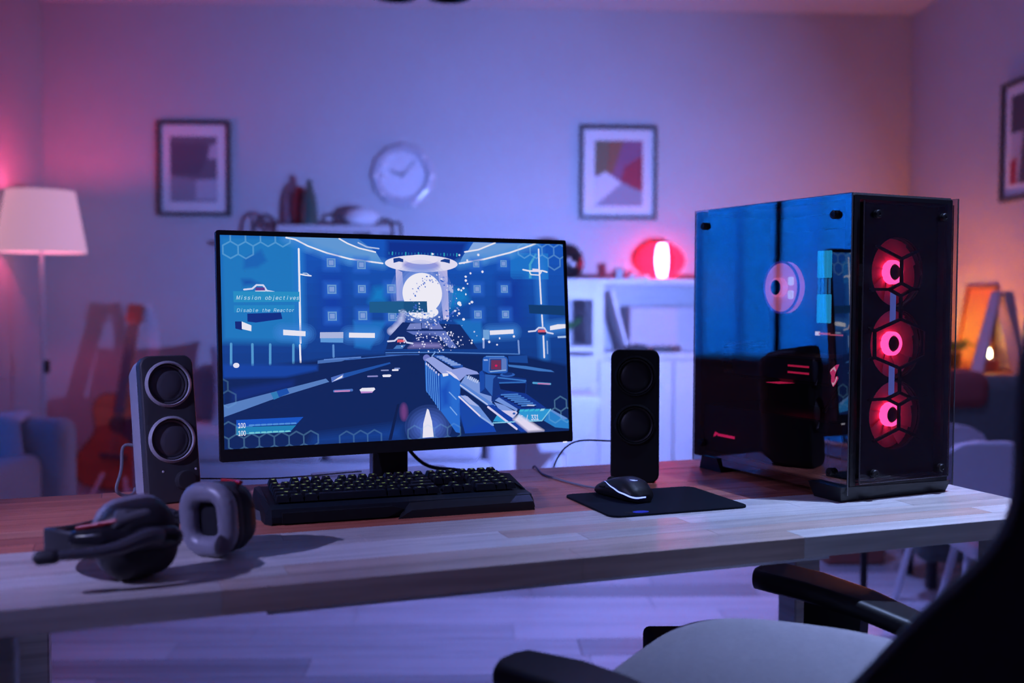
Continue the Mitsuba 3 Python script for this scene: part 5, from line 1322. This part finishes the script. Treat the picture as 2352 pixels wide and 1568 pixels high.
# ------------------------------------------------------------------ headset
t = thing('headset', 'black gaming headset with a microphone boom lying on the desk', 'headset')
def hz(x, y, z=0.0): return np.array((x, y, ZT + z))
def cup(Mc, big):
    def rg(w, h, y, r, dx=0, dz=0):
        q = rrect(w, h, r, 7); return np.c_[q[:, 0] + dx, np.full(len(q), y), q[:, 1] + dz]
    # its own y runs from the ear pad (front, y = 0) out to the shell
    pad = []
    for a in np.linspace(0, 2 * np.pi, 15)[:-1]:
        pad.append((0.0135 * math.cos(a), 0.013 * math.sin(a)))
    w0, h0 = 0.066, 0.070
    rings = []
    q = rrect(w0, h0, 0.024, 14); nn = len(q)
    cen = q.mean(0); T_ = np.roll(q, -1, 0) - np.roll(q, 1, 0); N_ = np.c_[T_[:, 1], -T_[:, 0]]; N_ /= np.linalg.norm(N_, axis=1, keepdims=True)
    vv, ff = [], []
    for i in range(nn):
        wob = 1 + 0.03 * math.sin(i * 2.4)
        for c, s in pad: vv.append((q[i, 0] + N_[i, 0] * c * wob, s * 1.0 + 0.013, q[i, 1] + N_[i, 1] * c * wob))
    k = len(pad)
    for i in range(nn):
        for j in range(k):
            a, b, c, d = i * k + j, i * k + (j + 1) % k, ((i + 1) % nn) * k + (j + 1) % k, ((i + 1) % nn) * k + j
            ff += [(a, b, c), (a, c, d)]
    padm = trimesh.Trimesh(np.array(vv), np.array(ff), process=False)
    if padm.volume < 0: padm.invert()
    part(t, 'ear_pad', padm, 'm_leatherette', Mc, smooth=True, label='padded ear cushion')
    part(t, 'speaker_cloth', loft([rg(0.052, 0.056, 0.017, 0.02), rg(0.056, 0.060, 0.022, 0.02)]), 'm_cloth_dark', Mc)
    part(t, 'cup_rim', loft([rg(0.082, 0.086, 0.020, 0.028), rg(0.087, 0.091, 0.024, 0.03), rg(0.087, 0.091, 0.030, 0.03), rg(0.082, 0.086, 0.033, 0.028)]), 'm_charcoal', Mc)
    part(t, 'cup_shell', loft([rg(0.084, 0.088, 0.032, 0.028), rg(0.088, 0.090, 0.042, 0.03), rg(0.080, 0.078, 0.056, 0.028), rg(0.056, 0.052, 0.066, 0.02), rg(0.046, 0.042, 0.068, 0.016)]), 'm_black', Mc)
CL_ = np.array((-0.463, 1.258, ZT + 0.0487)); CR_ = np.array((-0.397, 1.328, ZT + 0.0487))
CUPL = frame(CL_, math.pi - 0.36) @ rot('y', 0); CUPR = frame(CR_, -0.48)
# the left cup's pad looks away from the viewer, the right cup's towards him
cup(frame(CL_, math.pi + 0.60) @ rot('y', 6), True)
cup(frame(CR_, -0.50) @ rot('y', -6), False)
axL = np.array((math.sin(0.60), -math.cos(0.60), 0)) * -1
axL = np.array((-math.sin(-0.60), -math.cos(0.60), 0)); axL = np.array((-math.sin(0.60) * -1, 0, 0)) + 0
ML = frame(CL_, math.pi + 0.60)
def lc(x, y, z): return (ML @ np.array([x, y, z, 1.0]))[:3]
# ML: x runs to the viewer's left and back, y towards the viewer
arm = [(*lc(0.0, 0.060, 0.006), 0.017), (*lc(0.040, 0.050, 0.008), 0.016), (*lc(0.064, 0.032, 0.006), 0.013)]
part(t, 'yoke', join(balls(arm[:2]), balls(arm[1:])), 'm_black_gloss', smooth=40)
part(t, 'yoke_stripe', tube([lc(0.030, 0.062, 0.030), lc(0.046, 0.050, 0.0255), lc(0.068, 0.032, 0.0205)], 0.0025, n=16), 'm_red_plastic', label='red stripe')
part(t, 'glossy_plate', balls([(*lc(-0.004, 0.056, 0.032), 0.007), (*lc(0.028, 0.058, 0.026), 0.007), (*lc(0.024, 0.048, 0.034), 0.006)]), 'm_smoke_plastic', smooth=40)
boom = [lc(-0.014, 0.074, 0.008), lc(0.004, 0.080, 0.010), lc(0.026, 0.081, 0.004), lc(0.050, 0.078, 0.000), lc(0.074, 0.072, -0.001), lc(0.098, 0.064, -0.002)]
part(t, 'microphone_boom', tube(boom, np.linspace(0.0105, 0.0052, 40), n=40), 'm_boom')
part(t, 'microphone_pivot', balls([(*lc(-0.030, 0.066, 0.004), 0.014), (*lc(0.000, 0.070, 0.008), 0.014)]), 'm_black_gloss', smooth=40)
part(t, 'microphone', balls([(*lc(0.099, 0.063, -0.002), 0.0085), (*lc(0.111, 0.058, -0.003), 0.0085)]), 'm_charcoal', label='microphone tip')
MR = frame(CR_, -0.50)
def rc(x, y, z): return (MR @ np.array([x, y, z, 1.0]))[:3]
part(t, 'yoke', join(balls([(*rc(0.0, 0.062, 0.006), 0.016), (*rc(-0.045, 0.056, 0.004), 0.014)]), balls([(*rc(-0.045, 0.056, 0.004), 0.014), (*rc(-0.078, 0.036, -0.010), 0.009)])), 'm_black_gloss', smooth=40)
part(t, 'yoke_stripe', tube([rc(0.030, 0.040, 0.0462), rc(0.012, 0.046, 0.0450), rc(-0.010, 0.047, 0.0445)], 0.0028, n=12), 'm_red_plastic', label='red stripe')
A = lc(0.066, 0.030, 0.0); Bq = rc(-0.080, 0.034, -0.016)
mid = (A + Bq) / 2
off = np.array((-0.88, 0.47, 0))
bandp = spline([A, A + off * 0.045, mid + off * 0.090 + (0, 0, -0.012), Bq + off * 0.050, Bq], 40)
rings = []
for i, p in enumerate(bandp):
    tg = bandp[min(i + 1, 39)] - bandp[max(i - 1, 0)]; tg /= np.linalg.norm(tg)
    nrm = np.cross(tg, (0, 0, 1)); nrm /= np.linalg.norm(nrm)
    hh = 0.015
    zc = max(p[2], ZT + hh + 0.001)
    rings.append([np.array((p[0], p[1], zc)) + nrm * a + np.array((0, 0, b)) for a, b in rrect(0.008, 2 * hh, 0.0035, 4)])
part(t, 'headband', loft(rings), 'm_charcoal', smooth=40, label='padded headband')

# ------------------------------------------------------------------ cables on the desk
def cable(name, label, pts, r, m='m_cable', world=False):
    t = thing(name, label, 'cable')
    part(t, None, tube(pts if world else [at(DESK, *p) for p in pts], r, n=60, sides=8), m, smooth=True)
cable('mouse_cable', 'thin cable running from the mouse to the back edge of the desk', [tuple(np.linalg.inv(DESK) @ np.r_[at(MS, 0.060, 0, 0.008), 1])[:3], (0.310, 0.44, ZT + 0.004), (0.296, 0.52, ZT + 0.0022), (0.288, 0.60, ZT + 0.0022), (0.300, 0.660, ZT + 0.003), (0.303, 0.688, ZT + 0.002), (0.305, 0.700, ZT - 0.04), (0.306, 0.704, ZT - 0.12)], 0.0019, 'm_cable_grey')
cable('speaker_cable', 'cable arching from the black speaker down behind the desk', [tuple(np.linalg.inv(DESK) @ np.r_[at(SPR, -0.01, 0.107, 0.075), 1])[:3], (0.415, 0.62, ZT + 0.058), (0.375, 0.66, ZT + 0.05), (0.352, 0.69, ZT + 0.01), (0.348, 0.70, ZT - 0.10)], 0.0016, 'm_cable')
cable('speaker_cable', 'grey cable hanging down the side of the left speaker', [tuple(np.linalg.inv(DESK) @ np.r_[at(SPL, -0.030, 0.092, 0.100), 1])[:3], (-0.456, 0.640, ZT + 0.085), (-0.462, 0.625, ZT + 0.045), (-0.468, 0.615, ZT + 0.012), (-0.455, 0.625, ZT + 0.003), (-0.44, 0.670, ZT + 0.004), (-0.44, 0.695, ZT + 0.001), (-0.44, 0.703, ZT - 0.05)], 0.0028, 'm_cable_grey')
cable('audio_cable', 'thin dark cable behind the desk edge between left speaker and monitor stand', [(-0.42, 0.70, ZT + 0.012), (-0.33, 0.715, ZT + 0.010), (-0.22, 0.712, ZT + 0.004), (-0.10, 0.69, ZT + 0.0095), (-0.04, 0.700, ZT + 0.0095)], 0.0014)
cable('monitor_cable', 'thick black cable running from the monitor neck down over the base plate', [(0.03, 0.690, ZT + 0.085), (0.050, 0.700, ZT + 0.050), (0.085, 0.690, ZT + 0.016), (0.115, 0.660, ZT + 0.012), (0.142, 0.625, ZT + 0.0105), (0.155, 0.60, ZT + 0.003)], 0.0035, 'm_black')

# ------------------------------------------------------------------ computer
t = thing('computer', 'black computer tower with glass sides and red glowing fans', 'computer')
W, L, H = 0.2385, 0.432, 0.512
part(t, 'back_panel', box(0.008, W - 0.008, L - 0.016, L - 0.004, 0.022, H - 0.006, 0.002), 'm_case', PC)
part(t, 'bottom_panel', box(0.008, W - 0.008, 0.012, L - 0.006, 0.022, 0.034, 0.002), 'm_case', PC)
part(t, 'top_panel', box(0.006, W - 0.006, 0.010, L - 0.030, H - 0.014, H - 0.001, 0.003), 'm_case', PC)
part(t, 'board_tray', box(0.175, 0.178, 0.060, L - 0.016, 0.034, H - 0.014), 'm_board', PC)
for x0, x1 in ((0.004, 0.022), (W - 0.022, W - 0.004)):
    part(t, 'pillar', box(x0, x1, 0.006, 0.026, 0.020, H - 0.003, 0.003), 'm_case', PC)
part(t, 'front_bar', box(0.004, W - 0.004, 0.006, 0.030, H - 0.016, H - 0.001, 0.004), 'm_case', PC)
part(t, 'front_bar', box(0.004, W - 0.004, 0.006, 0.030, 0.016, 0.030, 0.003), 'm_case', PC)
part(t, 'pillar', box(0.0015, 0.016, L - 0.022, L + 0.001, 0.022, H - 0.004, 0.002), 'm_case', PC)
# glass panes, each a single sheet held by studs and screws
part(t, 'side_pane', grid(2, 2, lambda u, v: (0 * u, 0.004 + u * (L - 0.004), 0.012 + v * (H - 0.014))), 'm_glass_dark', PC, smooth=False, label='dark glass side pane')
part(t, 'side_pane', grid(2, 2, lambda u, v: (0 * u + W + 0.004, 0.004 + u * (L - 0.004), 0.012 + v * (H - 0.014))), 'm_glass_front', PC, smooth=False, label='dark glass side pane')
part(t, 'front_pane', grid(2, 2, lambda u, v: (0.022 + u * (W - 0.034), 0 * u, 0.030 + v * (H - 0.044))), 'm_glass_front', PC, smooth=False, label='dark glass front pane')
# bright ground rims of the panes
e = 0.0012
part(t, 'pane_rim', join(box(-e, e, 0.003, 0.004, 0.012, H - 0.002), box(-e, e, 0.004, L, H - 0.0026, H - 0.002), box(-e, e, L, L + 0.001, 0.012, H - 0.002)), 'm_smoke_plastic', PC, smooth=False)
part(t, 'pane_rim', join(box(0.0215, 0.0222, -e, e, 0.030, H - 0.014), box(W - 0.012, W - 0.0113, -e, e, 0.030, H - 0.014), box(0.022, W - 0.012, -e, e, 0.0293, 0.030)), 'm_smoke_plastic', PC, smooth=False)
part(t, 'pane_rim', join(box(W + 0.004 - e, W + 0.004 + e, 0.003, 0.004, 0.012, H - 0.002), box(W + 0.004 - e, W + 0.004 + e, 0.004, L, H - 0.0026, H - 0.002)), 'm_smoke_plastic', PC, smooth=False)
scr = lathe([(0, 0), (0.0062, 0), (0.0072, 0.001), (0.0072, 0.0065), (0.006, 0.0085), (0.003, 0.0085), (0.0025, 0.0075), (0, 0.0075)], 24)
for y, z in ((0.040, 0.476), (0.399, 0.478), (0.399, 0.050), (0.040, 0.046)):
    part(t, 'thumb_screw', mv(scr, tr(0, y, z) @ rot('y', -90)), 'm_black', PC)
for x, z in ((0.0487, 0.476), (0.2005, 0.476), (0.052, 0.046), (0.2055, 0.046)):
    part(t, 'thumb_screw', mv(scr, tr(x, 0, z) @ UPRIGHT), 'm_black', PC)
part(t, 'foot', hull([(x, y, z) for x, y, z in ((-0.006, 0.012, 0.0), (W - 0.004, 0.012, 0.0), (W - 0.004, 0.075, 0.0), (-0.006, 0.075, 0.0), (-0.014, 0.004, 0.026), (W, 0.004, 0.020), (W, 0.082, 0.020), (-0.014, 0.082, 0.026))]), 'm_case', PC, smooth=False, label='wide front foot')
part(t, 'foot', hull([(x, y, z) for x, y, z in ((-0.004, 0.335, 0.0), (W - 0.004, 0.335, 0.0), (W - 0.004, 0.405, 0.0), (-0.004, 0.405, 0.0), (-0.006, 0.348, 0.026), (W, 0.348, 0.022), (W, 0.395, 0.022), (-0.006, 0.395, 0.026))]), 'm_case', PC, smooth=False)
# honeycomb grille behind the front pane
BARS = [((0.0635, 0.4245), (0.12, 0.4043)), ((0.12, 0.4043), (0.1700, 0.4235)), ((0.12, 0.4043), (0.1207, 0.3633)), ((0.1207, 0.3633), (0.0931, 0.3525)), ((0.1207, 0.3633), (0.1465, 0.3535)), ((0.0931, 0.3525), (0.0516, 0.3525)), ((0.1465, 0.3535), (0.1865, 0.3535)), ((0.0931, 0.3525), (0.1198, 0.3418)), ((0.1465, 0.3535), (0.1198, 0.3418)), ((0.1198, 0.3418), (0.1204, 0.3025)), ((0.1204, 0.3025), (0.062, 0.2829)), ((0.1204, 0.3025), (0.1790, 0.2829)), ((0.062, 0.2829), (0.0516, 0.2874)), ((0.062, 0.2829), (0.0626, 0.2387)), ((0.0626, 0.2387), (0.0516, 0.2350)), ((0.0626, 0.2387), (0.1205, 0.2191)), ((0.1205, 0.2191), (0.1785, 0.2387)), ((0.1785, 0.2387), (0.1790, 0.2829)), ((0.1205, 0.2191), (0.1211, 0.1777)), ((0.1211, 0.1777), (0.0922, 0.1680)), ((0.1211, 0.1777), (0.1483, 0.1672)), ((0.0922, 0.1680), (0.0518, 0.1680)), ((0.1483, 0.1672), (0.1865, 0.1672)), ((0.0922, 0.1680), (0.1203, 0.1562)), ((0.1483, 0.1672), (0.1203, 0.1562)), ((0.1203, 0.1562), (0.1209, 0.1164)), ((0.1209, 0.1164), (0.0646, 0.0974)), ((0.1209, 0.1164), (0.1700, 0.0985))]
for a, b in BARS:
    part(t, 'grille_bar', upright(LineString([a, b]).buffer(0.0024, 3), 0.010, 0.014), 'm_black_matte', PC, smooth=False)
# fan frames, blades and glowing rings
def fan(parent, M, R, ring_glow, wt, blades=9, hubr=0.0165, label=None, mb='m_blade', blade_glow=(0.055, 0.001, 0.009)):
    f = part(parent, 'fan', upright(sbox(-R - 0.0015, -R - 0.0015, R + 0.0015, R + 0.0015).difference(Point(0, 0).buffer(R - 0.0005, 40)), 0.0, 0.022), 'm_black', M, smooth=False, label=label)
    def blade(k):
        def fn(u, v):
            a = 2 * math.pi * (k + 1.30 * u) / blades + 0.25 * v
            r = hubr + (R - 0.0015 - hubr) * v
            return r * np.cos(a), 0.010 + 0.007 * u - 0.001, r * np.sin(a)
        return thick(grid(6, 6, fn), 0.0008)
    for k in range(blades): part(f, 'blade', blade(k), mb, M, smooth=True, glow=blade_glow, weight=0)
    part(f, 'hub', mv(lathe([(0, 0), (hubr - 0.002, 0), (hubr - 0.002, 0.010), (hubr - 0.004, 0.013), (0, 0.0135)], 32), tr(0, 0.0125, 0) @ UPRIGHT), 'm_black', M)
    part(f, 'glow_ring', mv(lathe([(hubr - 0.0018, 0.000), (hubr + 0.0045, 0.000), (hubr + 0.004, 0.009), (hubr + 0.0005, 0.0125), (hubr - 0.0018, 0.0125), (hubr - 0.0018, 0.000)], 40), tr(0, 0.0095, 0) @ UPRIGHT), 'm_lit', M, glow=ring_glow, weight=wt, label='glowing ring')
    return f
part(t, 'fan_mount', upright(sbox(0.022, 0.032, W - 0.006, H - 0.016).difference(unary_union([Point(0.1262, z).buffer(0.0592, 32) for z in (0.3825, 0.2600, 0.1375)])), 0.026, 0.030), 'm_black_matte', PC, smooth=False)
for z in (0.3825, 0.2600, 0.1375):
    fan(t, PC @ tr(0.1262, 0.032, z), 0.0595, [FAN * c for c in (1.0, 0.035, 0.16)], 0.15, label='fan glowing red')
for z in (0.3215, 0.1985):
    part(t, 'glow_bar', box(0.110, 0.122, 0.0245, 0.0262, z - 0.026, z + 0.026), 'm_lit', PC, smooth=False, glow=(0.10, 0.14, 0.55), weight=0, label='pale blue glowing strip as a reflection between the fans')  # glowing strips stand in for a bright reflection between the fans
# board with pump, memory, graphics card, power supply cover
part(t, 'mainboard', box(0.168, 0.175, 0.130, 0.400, 0.19, 0.470, 0.002), 'm_board', PC)
pump = part(t, 'pump', mv(lathe([(0, 0), (0.044, 0), (0.050, 0.006), (0.050, 0.020), (0, 0.020)], 48), tr(0.130, 0.303, 0.358) @ rot('y', -90)), 'm_pump', PC, label='round cooler glowing pink', glow=(0.80, 0.17, 0.30), weight=0.03)
part(pump, 'rim', mv(lathe([(0.047, 0.018), (0.051, 0.018), (0.051, 0.0215), (0.047, 0.0215), (0.047, 0.018)], 48), tr(0.130, 0.303, 0.358) @ rot('y', -90)), 'm_lit', PC, glow=(0.06, 0.02, 0.30), weight=0)
part(pump, 'cap', mv(lathe([(0, 0.020), (0.0145, 0.020), (0.0145, 0.034), (0, 0.034)], 32), tr(0.130, 0.303, 0.358) @ rot('y', -90)), 'm_board', PC)
part(pump, 'glow_ring', mv(lathe([(0.0145, 0.020), (0.0185, 0.020), (0.0185, 0.032), (0.0145, 0.034)], 36), tr(0.130, 0.303, 0.358) @ rot('y', -90)), 'm_lit', PC, glow=[c * 1.5 for c in (1.0, 0.18, 0.34)], weight=0.06, label='glowing ring')
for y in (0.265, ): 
    for dz in (-0.014, 0.012): part(pump, 'glint_block', mv(rbox(-0.004, 0.004, -0.006, 0.006, -0.008, 0.008, 0.003), tr(0.108, y + 0.008, 0.358 + dz)), 'm_lit', PC, glow=(1.3, 1.0, 1.1), weight=0, label='white glint')  # glowing blocks stand in for white highlights on the cooler
for i in range(4):
    y = 0.152 + i * 0.0092
    m_ = part(t, 'memory_stick', box(0.098, 0.168, y, y + 0.0070, 0.292, 0.424, 0.001), 'm_board', PC, label='memory stick with a glowing cyan edge')
    part(m_, 'light', join(rbox(0.0935, 0.0985, y, y + 0.0070, 0.374, 0.424, 0.002), rbox(0.0935, 0.0985, y, y + 0.0070, 0.292, 0.345, 0.002)), 'm_lit', PC, glow=(0.02, 0.62, 1.15), weight=0.02)
    part(m_, 'light', box(0.0950, 0.0985, y + 0.003, y + 0.0062, 0.346, 0.373), 'm_lit', PC, glow=(0.012, 0.22, 0.55), weight=0)
for i in range(16):
    z = 0.305 + i * 0.0066
    if i in (6, 10): continue
    part(t, 'indicator', box(0.164, 0.167, 0.128, 0.130, z, z + 0.0032), 'm_lit', PC, smooth=False, glow=(0.03, 0.5, 0.75), weight=0)
gp = part(t, 'graphics_card', box(0.050, 0.168, 0.095, 0.375, 0.182, 0.232, 0.004), 'm_board', PC)
part(gp, 'shroud', box(0.046, 0.052, 0.100, 0.372, 0.186, 0.228, 0.003), 'm_black', PC)
for z in (0.2125, 0.2005):
    part(gp, 'light_strip', box(0.0445, 0.0462, 0.150, 0.205, z, z + 0.0035), 'm_lit', PC, smooth=False, glow=(0.95, 0.015, 0.09), weight=0.02, label='red light strip')
part(t, 'card_edge_light', join(box(0.160, 0.164, 0.225, 0.252, 0.268, 0.2715), box(0.160, 0.164, 0.190, 0.222, 0.267, 0.2695)), 'm_lit', PC, smooth=False, glow=(1.0, 0.16, 0.22), weight=0)
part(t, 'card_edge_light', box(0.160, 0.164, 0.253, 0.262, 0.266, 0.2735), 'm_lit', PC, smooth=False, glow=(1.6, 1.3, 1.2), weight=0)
# emblem on the card's side, a hooked head looking right (in its own plane: right is towards the front)
def emblem(pts, x0, x1):
    q = Polygon([(a, b) for a, b in pts])
    m = extrude(q, 0, x1 - x0)
    return mv(m, np.array([[0, 0, 1.0, x0], [-1, 0, 0, 0], [0, 1, 0, 0], [0, 0, 0, 1]]))
def em(px, py): return (-0.0855 + (px - 560) * 0.000062, 0.205 - (py - 700) * 0.0000795)
E1 = [(400, 640), (430, 590), (580, 510), (650, 475), (740, 465), (700, 530), (640, 610), (590, 690), (570, 760), (575, 815), (600, 800), (640, 730), (690, 725), (715, 775), (620, 890), (535, 960), (480, 900), (455, 850), (460, 720), (430, 690)]
E2 = [(430, 640), (450, 600), (585, 520), (645, 600), (625, 630), (580, 588), (530, 578), (480, 610)]
E3 = [(490, 865), (540, 880), (600, 860), (650, 780), (660, 735), (700, 760), (620, 870), (540, 945)]
part(t, 'emblem', emblem([em(*p) for p in E1], 0.0435, 0.0450), 'm_lit', PC, smooth=False, glow=(1.2, 0.06, 0.25), weight=0, label='glowing red bird head emblem')
for q in (E2, E3): part(t, 'emblem', emblem([em(*p) for p in q], 0.0428, 0.0436), 'm_lit', PC, smooth=False, glow=(1.4, 0.80, 0.95), weight=0, label='pale part of the emblem')
for y0, z0, w_, h_, g in ((0.118, 0.172, 0.014, 0.008, 0.45), (0.085, 0.170, 0.013, 0.0055, 0.35), (0.092, 0.179, 0.009, 0.010, 0.10), (0.075, 0.252, 0.016, 0.0012, 0.2), (0.120, 0.150, 0.010, 0.007, 0.35)):
    part(t, 'red_reflection', rbox(0.158, 0.163, y0, y0 + w_, z0, z0 + h_, min(w_, h_) * 0.3), 'm_lit', PC, glow=(g, g * 0.03, g * 0.12), weight=0)  # glowing pieces stand in for red reflections inside the case
for z in (0.243, 0.236, 0.222, 0.205, 0.189):
    part(t, 'slot_cover', box(0.060, 0.160, 0.404, 0.4155, z, z + 0.0045, 0.001), 'm_steel', PC)
part(t, 'power_supply_cover', box(0.010, 0.174, 0.060, L - 0.018, 0.034, 0.128, 0.003), 'm_case', PC)
sc = part(t, 'glow_bar', box(0.020, 0.120, 0.200, 0.235, 0.1815, 0.1822), 'm_lit', PC, smooth=False, glow=(1.1, 0.02, 0.12), weight=0.1, label='red light under the graphics card')
# red lettering on the cover: a small sail mark and a row of letters
def ct(y, z): return (y, z)
let = [[(0.377, 0.0645), (0.372, 0.0745), (0.364, 0.0725), (0.3715, 0.0665)]]
lx = 0.364
for i in range(11):
    w_ = (0.0040, 0.0034, 0.0044, 0.0036)[i % 4]
    let.append([(lx, 0.0672), (lx - w_ * 0.75, 0.0672), (lx - w_ * 0.75, 0.0722), (lx - (w_ * 0.3 if i % 3 else 0), 0.0722), (lx, 0.0700)])
    lx -= w_ + 0.0010
part(t, 'lettering', join(*[emblem([(-a, b) for a, b in q], 0.0085, 0.0100) for q in let]), 'm_lit', PC, smooth=False, glow=(1.3, 0.02, 0.18), weight=0, label='red glowing sail mark and lettering')
for i, pts in enumerate(([(0.150, 0.125, 0.285), (0.10, 0.11, 0.22), (0.075, 0.10, 0.16), (0.09, 0.11, 0.128)], [(0.155, 0.17, 0.20), (0.12, 0.16, 0.165), (0.10, 0.17, 0.130)])):
    part(t, 'inner_cable', tube(pts, 0.004, n=24), 'm_rubber', PC)

# ------------------------------------------------------------------ chair in the foreground
t = thing('gaming_chair', 'black gaming chair in the right foreground', 'chair')
FA = math.atan2(0.62, -0.78)                 # the way it faces
CH = frame((0.300, 1.340, 0.0), FA)           # x forward, y to its left
part(t, 'seat', rbox(-0.26, 0.24, -0.245, 0.245, 0.42, 0.50, 0.035), 'm_upholstery', CH)
part(t, 'bolster', rbox(-0.26, 0.22, -0.275, -0.225, 0.43, 0.535, 0.03), 'm_upholstery', CH)
part(t, 'bolster', rbox(-0.26, 0.22, 0.225, 0.275, 0.43, 0.535, 0.03), 'm_upholstery', CH)
# backrest: two side wings with a curved front edge and a padded panel between them
edge_ = spline([(-0.150, 0.47), (-0.145, 0.54), (-0.165, 0.61), (-0.205, 0.668), (-0.248, 0.718), (-0.296, 0.781), (-0.334, 0.826), (-0.366, 0.866), (-0.382, 0.900), (-0.386, 0.945), (-0.387, 1.014), (-0.400, 1.10), (-0.430, 1.22)], 44)
back_ = [(-0.53, 1.24), (-0.50, 1.05), (-0.47, 0.90), (-0.42, 0.75), (-0.36, 0.62), (-0.30, 0.52), (-0.27, 0.47)]
wing_ = Polygon([tuple(p) for p in edge_] + back_).buffer(-0.008).buffer(0.008)
XZ = np.array([[1.0, 0, 0, 0], [0, 0, 1, 0], [0, 1, 0, 0], [0, 0, 0, 1]])
def side_slab(poly, y0, y1, r=0.012):
    """A profile of the xz plane between two widths, its edges rounded off."""
    m = join(*[extrude(poly.buffer(-r * k), a, b, XZ) for k, a, b in ((1.0, y0, y1), (0.4, y0 + r * 0.3, y1 - r * 0.3), (0.0, y0 + r, y1 - r))])
    m.invert(); return m
for s in (-1, 1):
    y0, y1 = sorted((s * 0.215, s * 0.272))
    part(t, 'side_wing', side_slab(wing_, y0, y1), 'm_upholstery', CH, smooth=40)
    part(t, 'piping', tube([(x + 0.002, s * 0.262, z) for x, z in edge_[4:]], 0.0048, n=60), 'm_piping', CH, smooth=True, label='grey-green edge piping')
pan_ = Polygon([(x - 0.045, z) for x, z in edge_] + [(x + 0.02, z) for x, z in back_])
part(t, 'back_panel', side_slab(pan_, -0.215, 0.215, 0.006), 'm_upholstery', CH, smooth=40)
for s in (-1, 1):
    y = s * 0.285
    part(t, 'armrest', loft([np.c_[np.full(24, x), rrect(w_, 0.030, 0.013, 6)[:, 0] + y, rrect(w_, 0.030, 0.013, 6)[:, 1] + z] for x, w_, z in ((0.135 + s * 0.025, 0.050, 0.650), (0.128 + s * 0.025, 0.076, 0.651), (0.08, 0.092, 0.652), (0.02, 0.092, 0.648), (-0.06, 0.082, 0.636), (-0.13, 0.070, 0.618), (-0.170, 0.055, 0.604))]), 'm_black', CH, smooth=40)
    part(t, 'armrest_post', hull([(x, y + yy, z) for z, xa, xb in ((0.635, -0.060, 0.028), (0.53, -0.052, 0.028), (0.40, -0.045, 0.022)) for x in (xa, xb) for yy in (-0.018, 0.018)]), 'm_black', CH)
part(t, 'armrest_bracket', box(-0.04, 0.035, -0.30, 0.30, 0.395, 0.42, 0.004), 'm_black', CH)
part(t, 'column', cyl((0, 0, 0.09), (0, 0, 0.40), 0.028), 'm_black', CH)
for k in range(5):
    a = math.radians(72 * k + 10)
    ca, sa = math.cos(a), math.sin(a)
    part(t, 'base_arm', balls([(0, 0, 0.095, 0.028), (0.29 * ca, 0.29 * sa, 0.075, 0.016)]), 'm_black', CH)
    part(t, 'caster', mv(lathe([(0, -0.022), (0.026, -0.022), (0.030, -0.010), (0.030, 0.010), (0.026, 0.022), (0, 0.022)], 20), tr(0.29 * ca, 0.29 * sa, 0.030) @ rot('z', 72 * k + 10) @ rot('x', 90)), 'm_rubber', CH)
t = thing('pillow', 'plump lavender pillow lying on the gaming chair seat', 'pillow')
part(t, None, mv(cushion(0.46, 0.46, 0.19, 26), CH @ tr(-0.075, 0.055, 0.574) @ rot('z', 8) @ rot('y', 2)), 'm_pillow', smooth=True)
t = thing('dark_cloth', 'folded dark cloth with a square corner behind the lavender pillow', 'cloth')
part(t, None, join(*[mv(rbox(-0.10, 0.10, -0.045, 0.045, 0.502 + i * 0.0445, 0.545 + i * 0.0445, 0.010), CH @ tr(0.118, -0.150, 0) @ rot('z', 38.5 + i)) for i in range(2)]), 'm_cloth_dark', smooth=40)
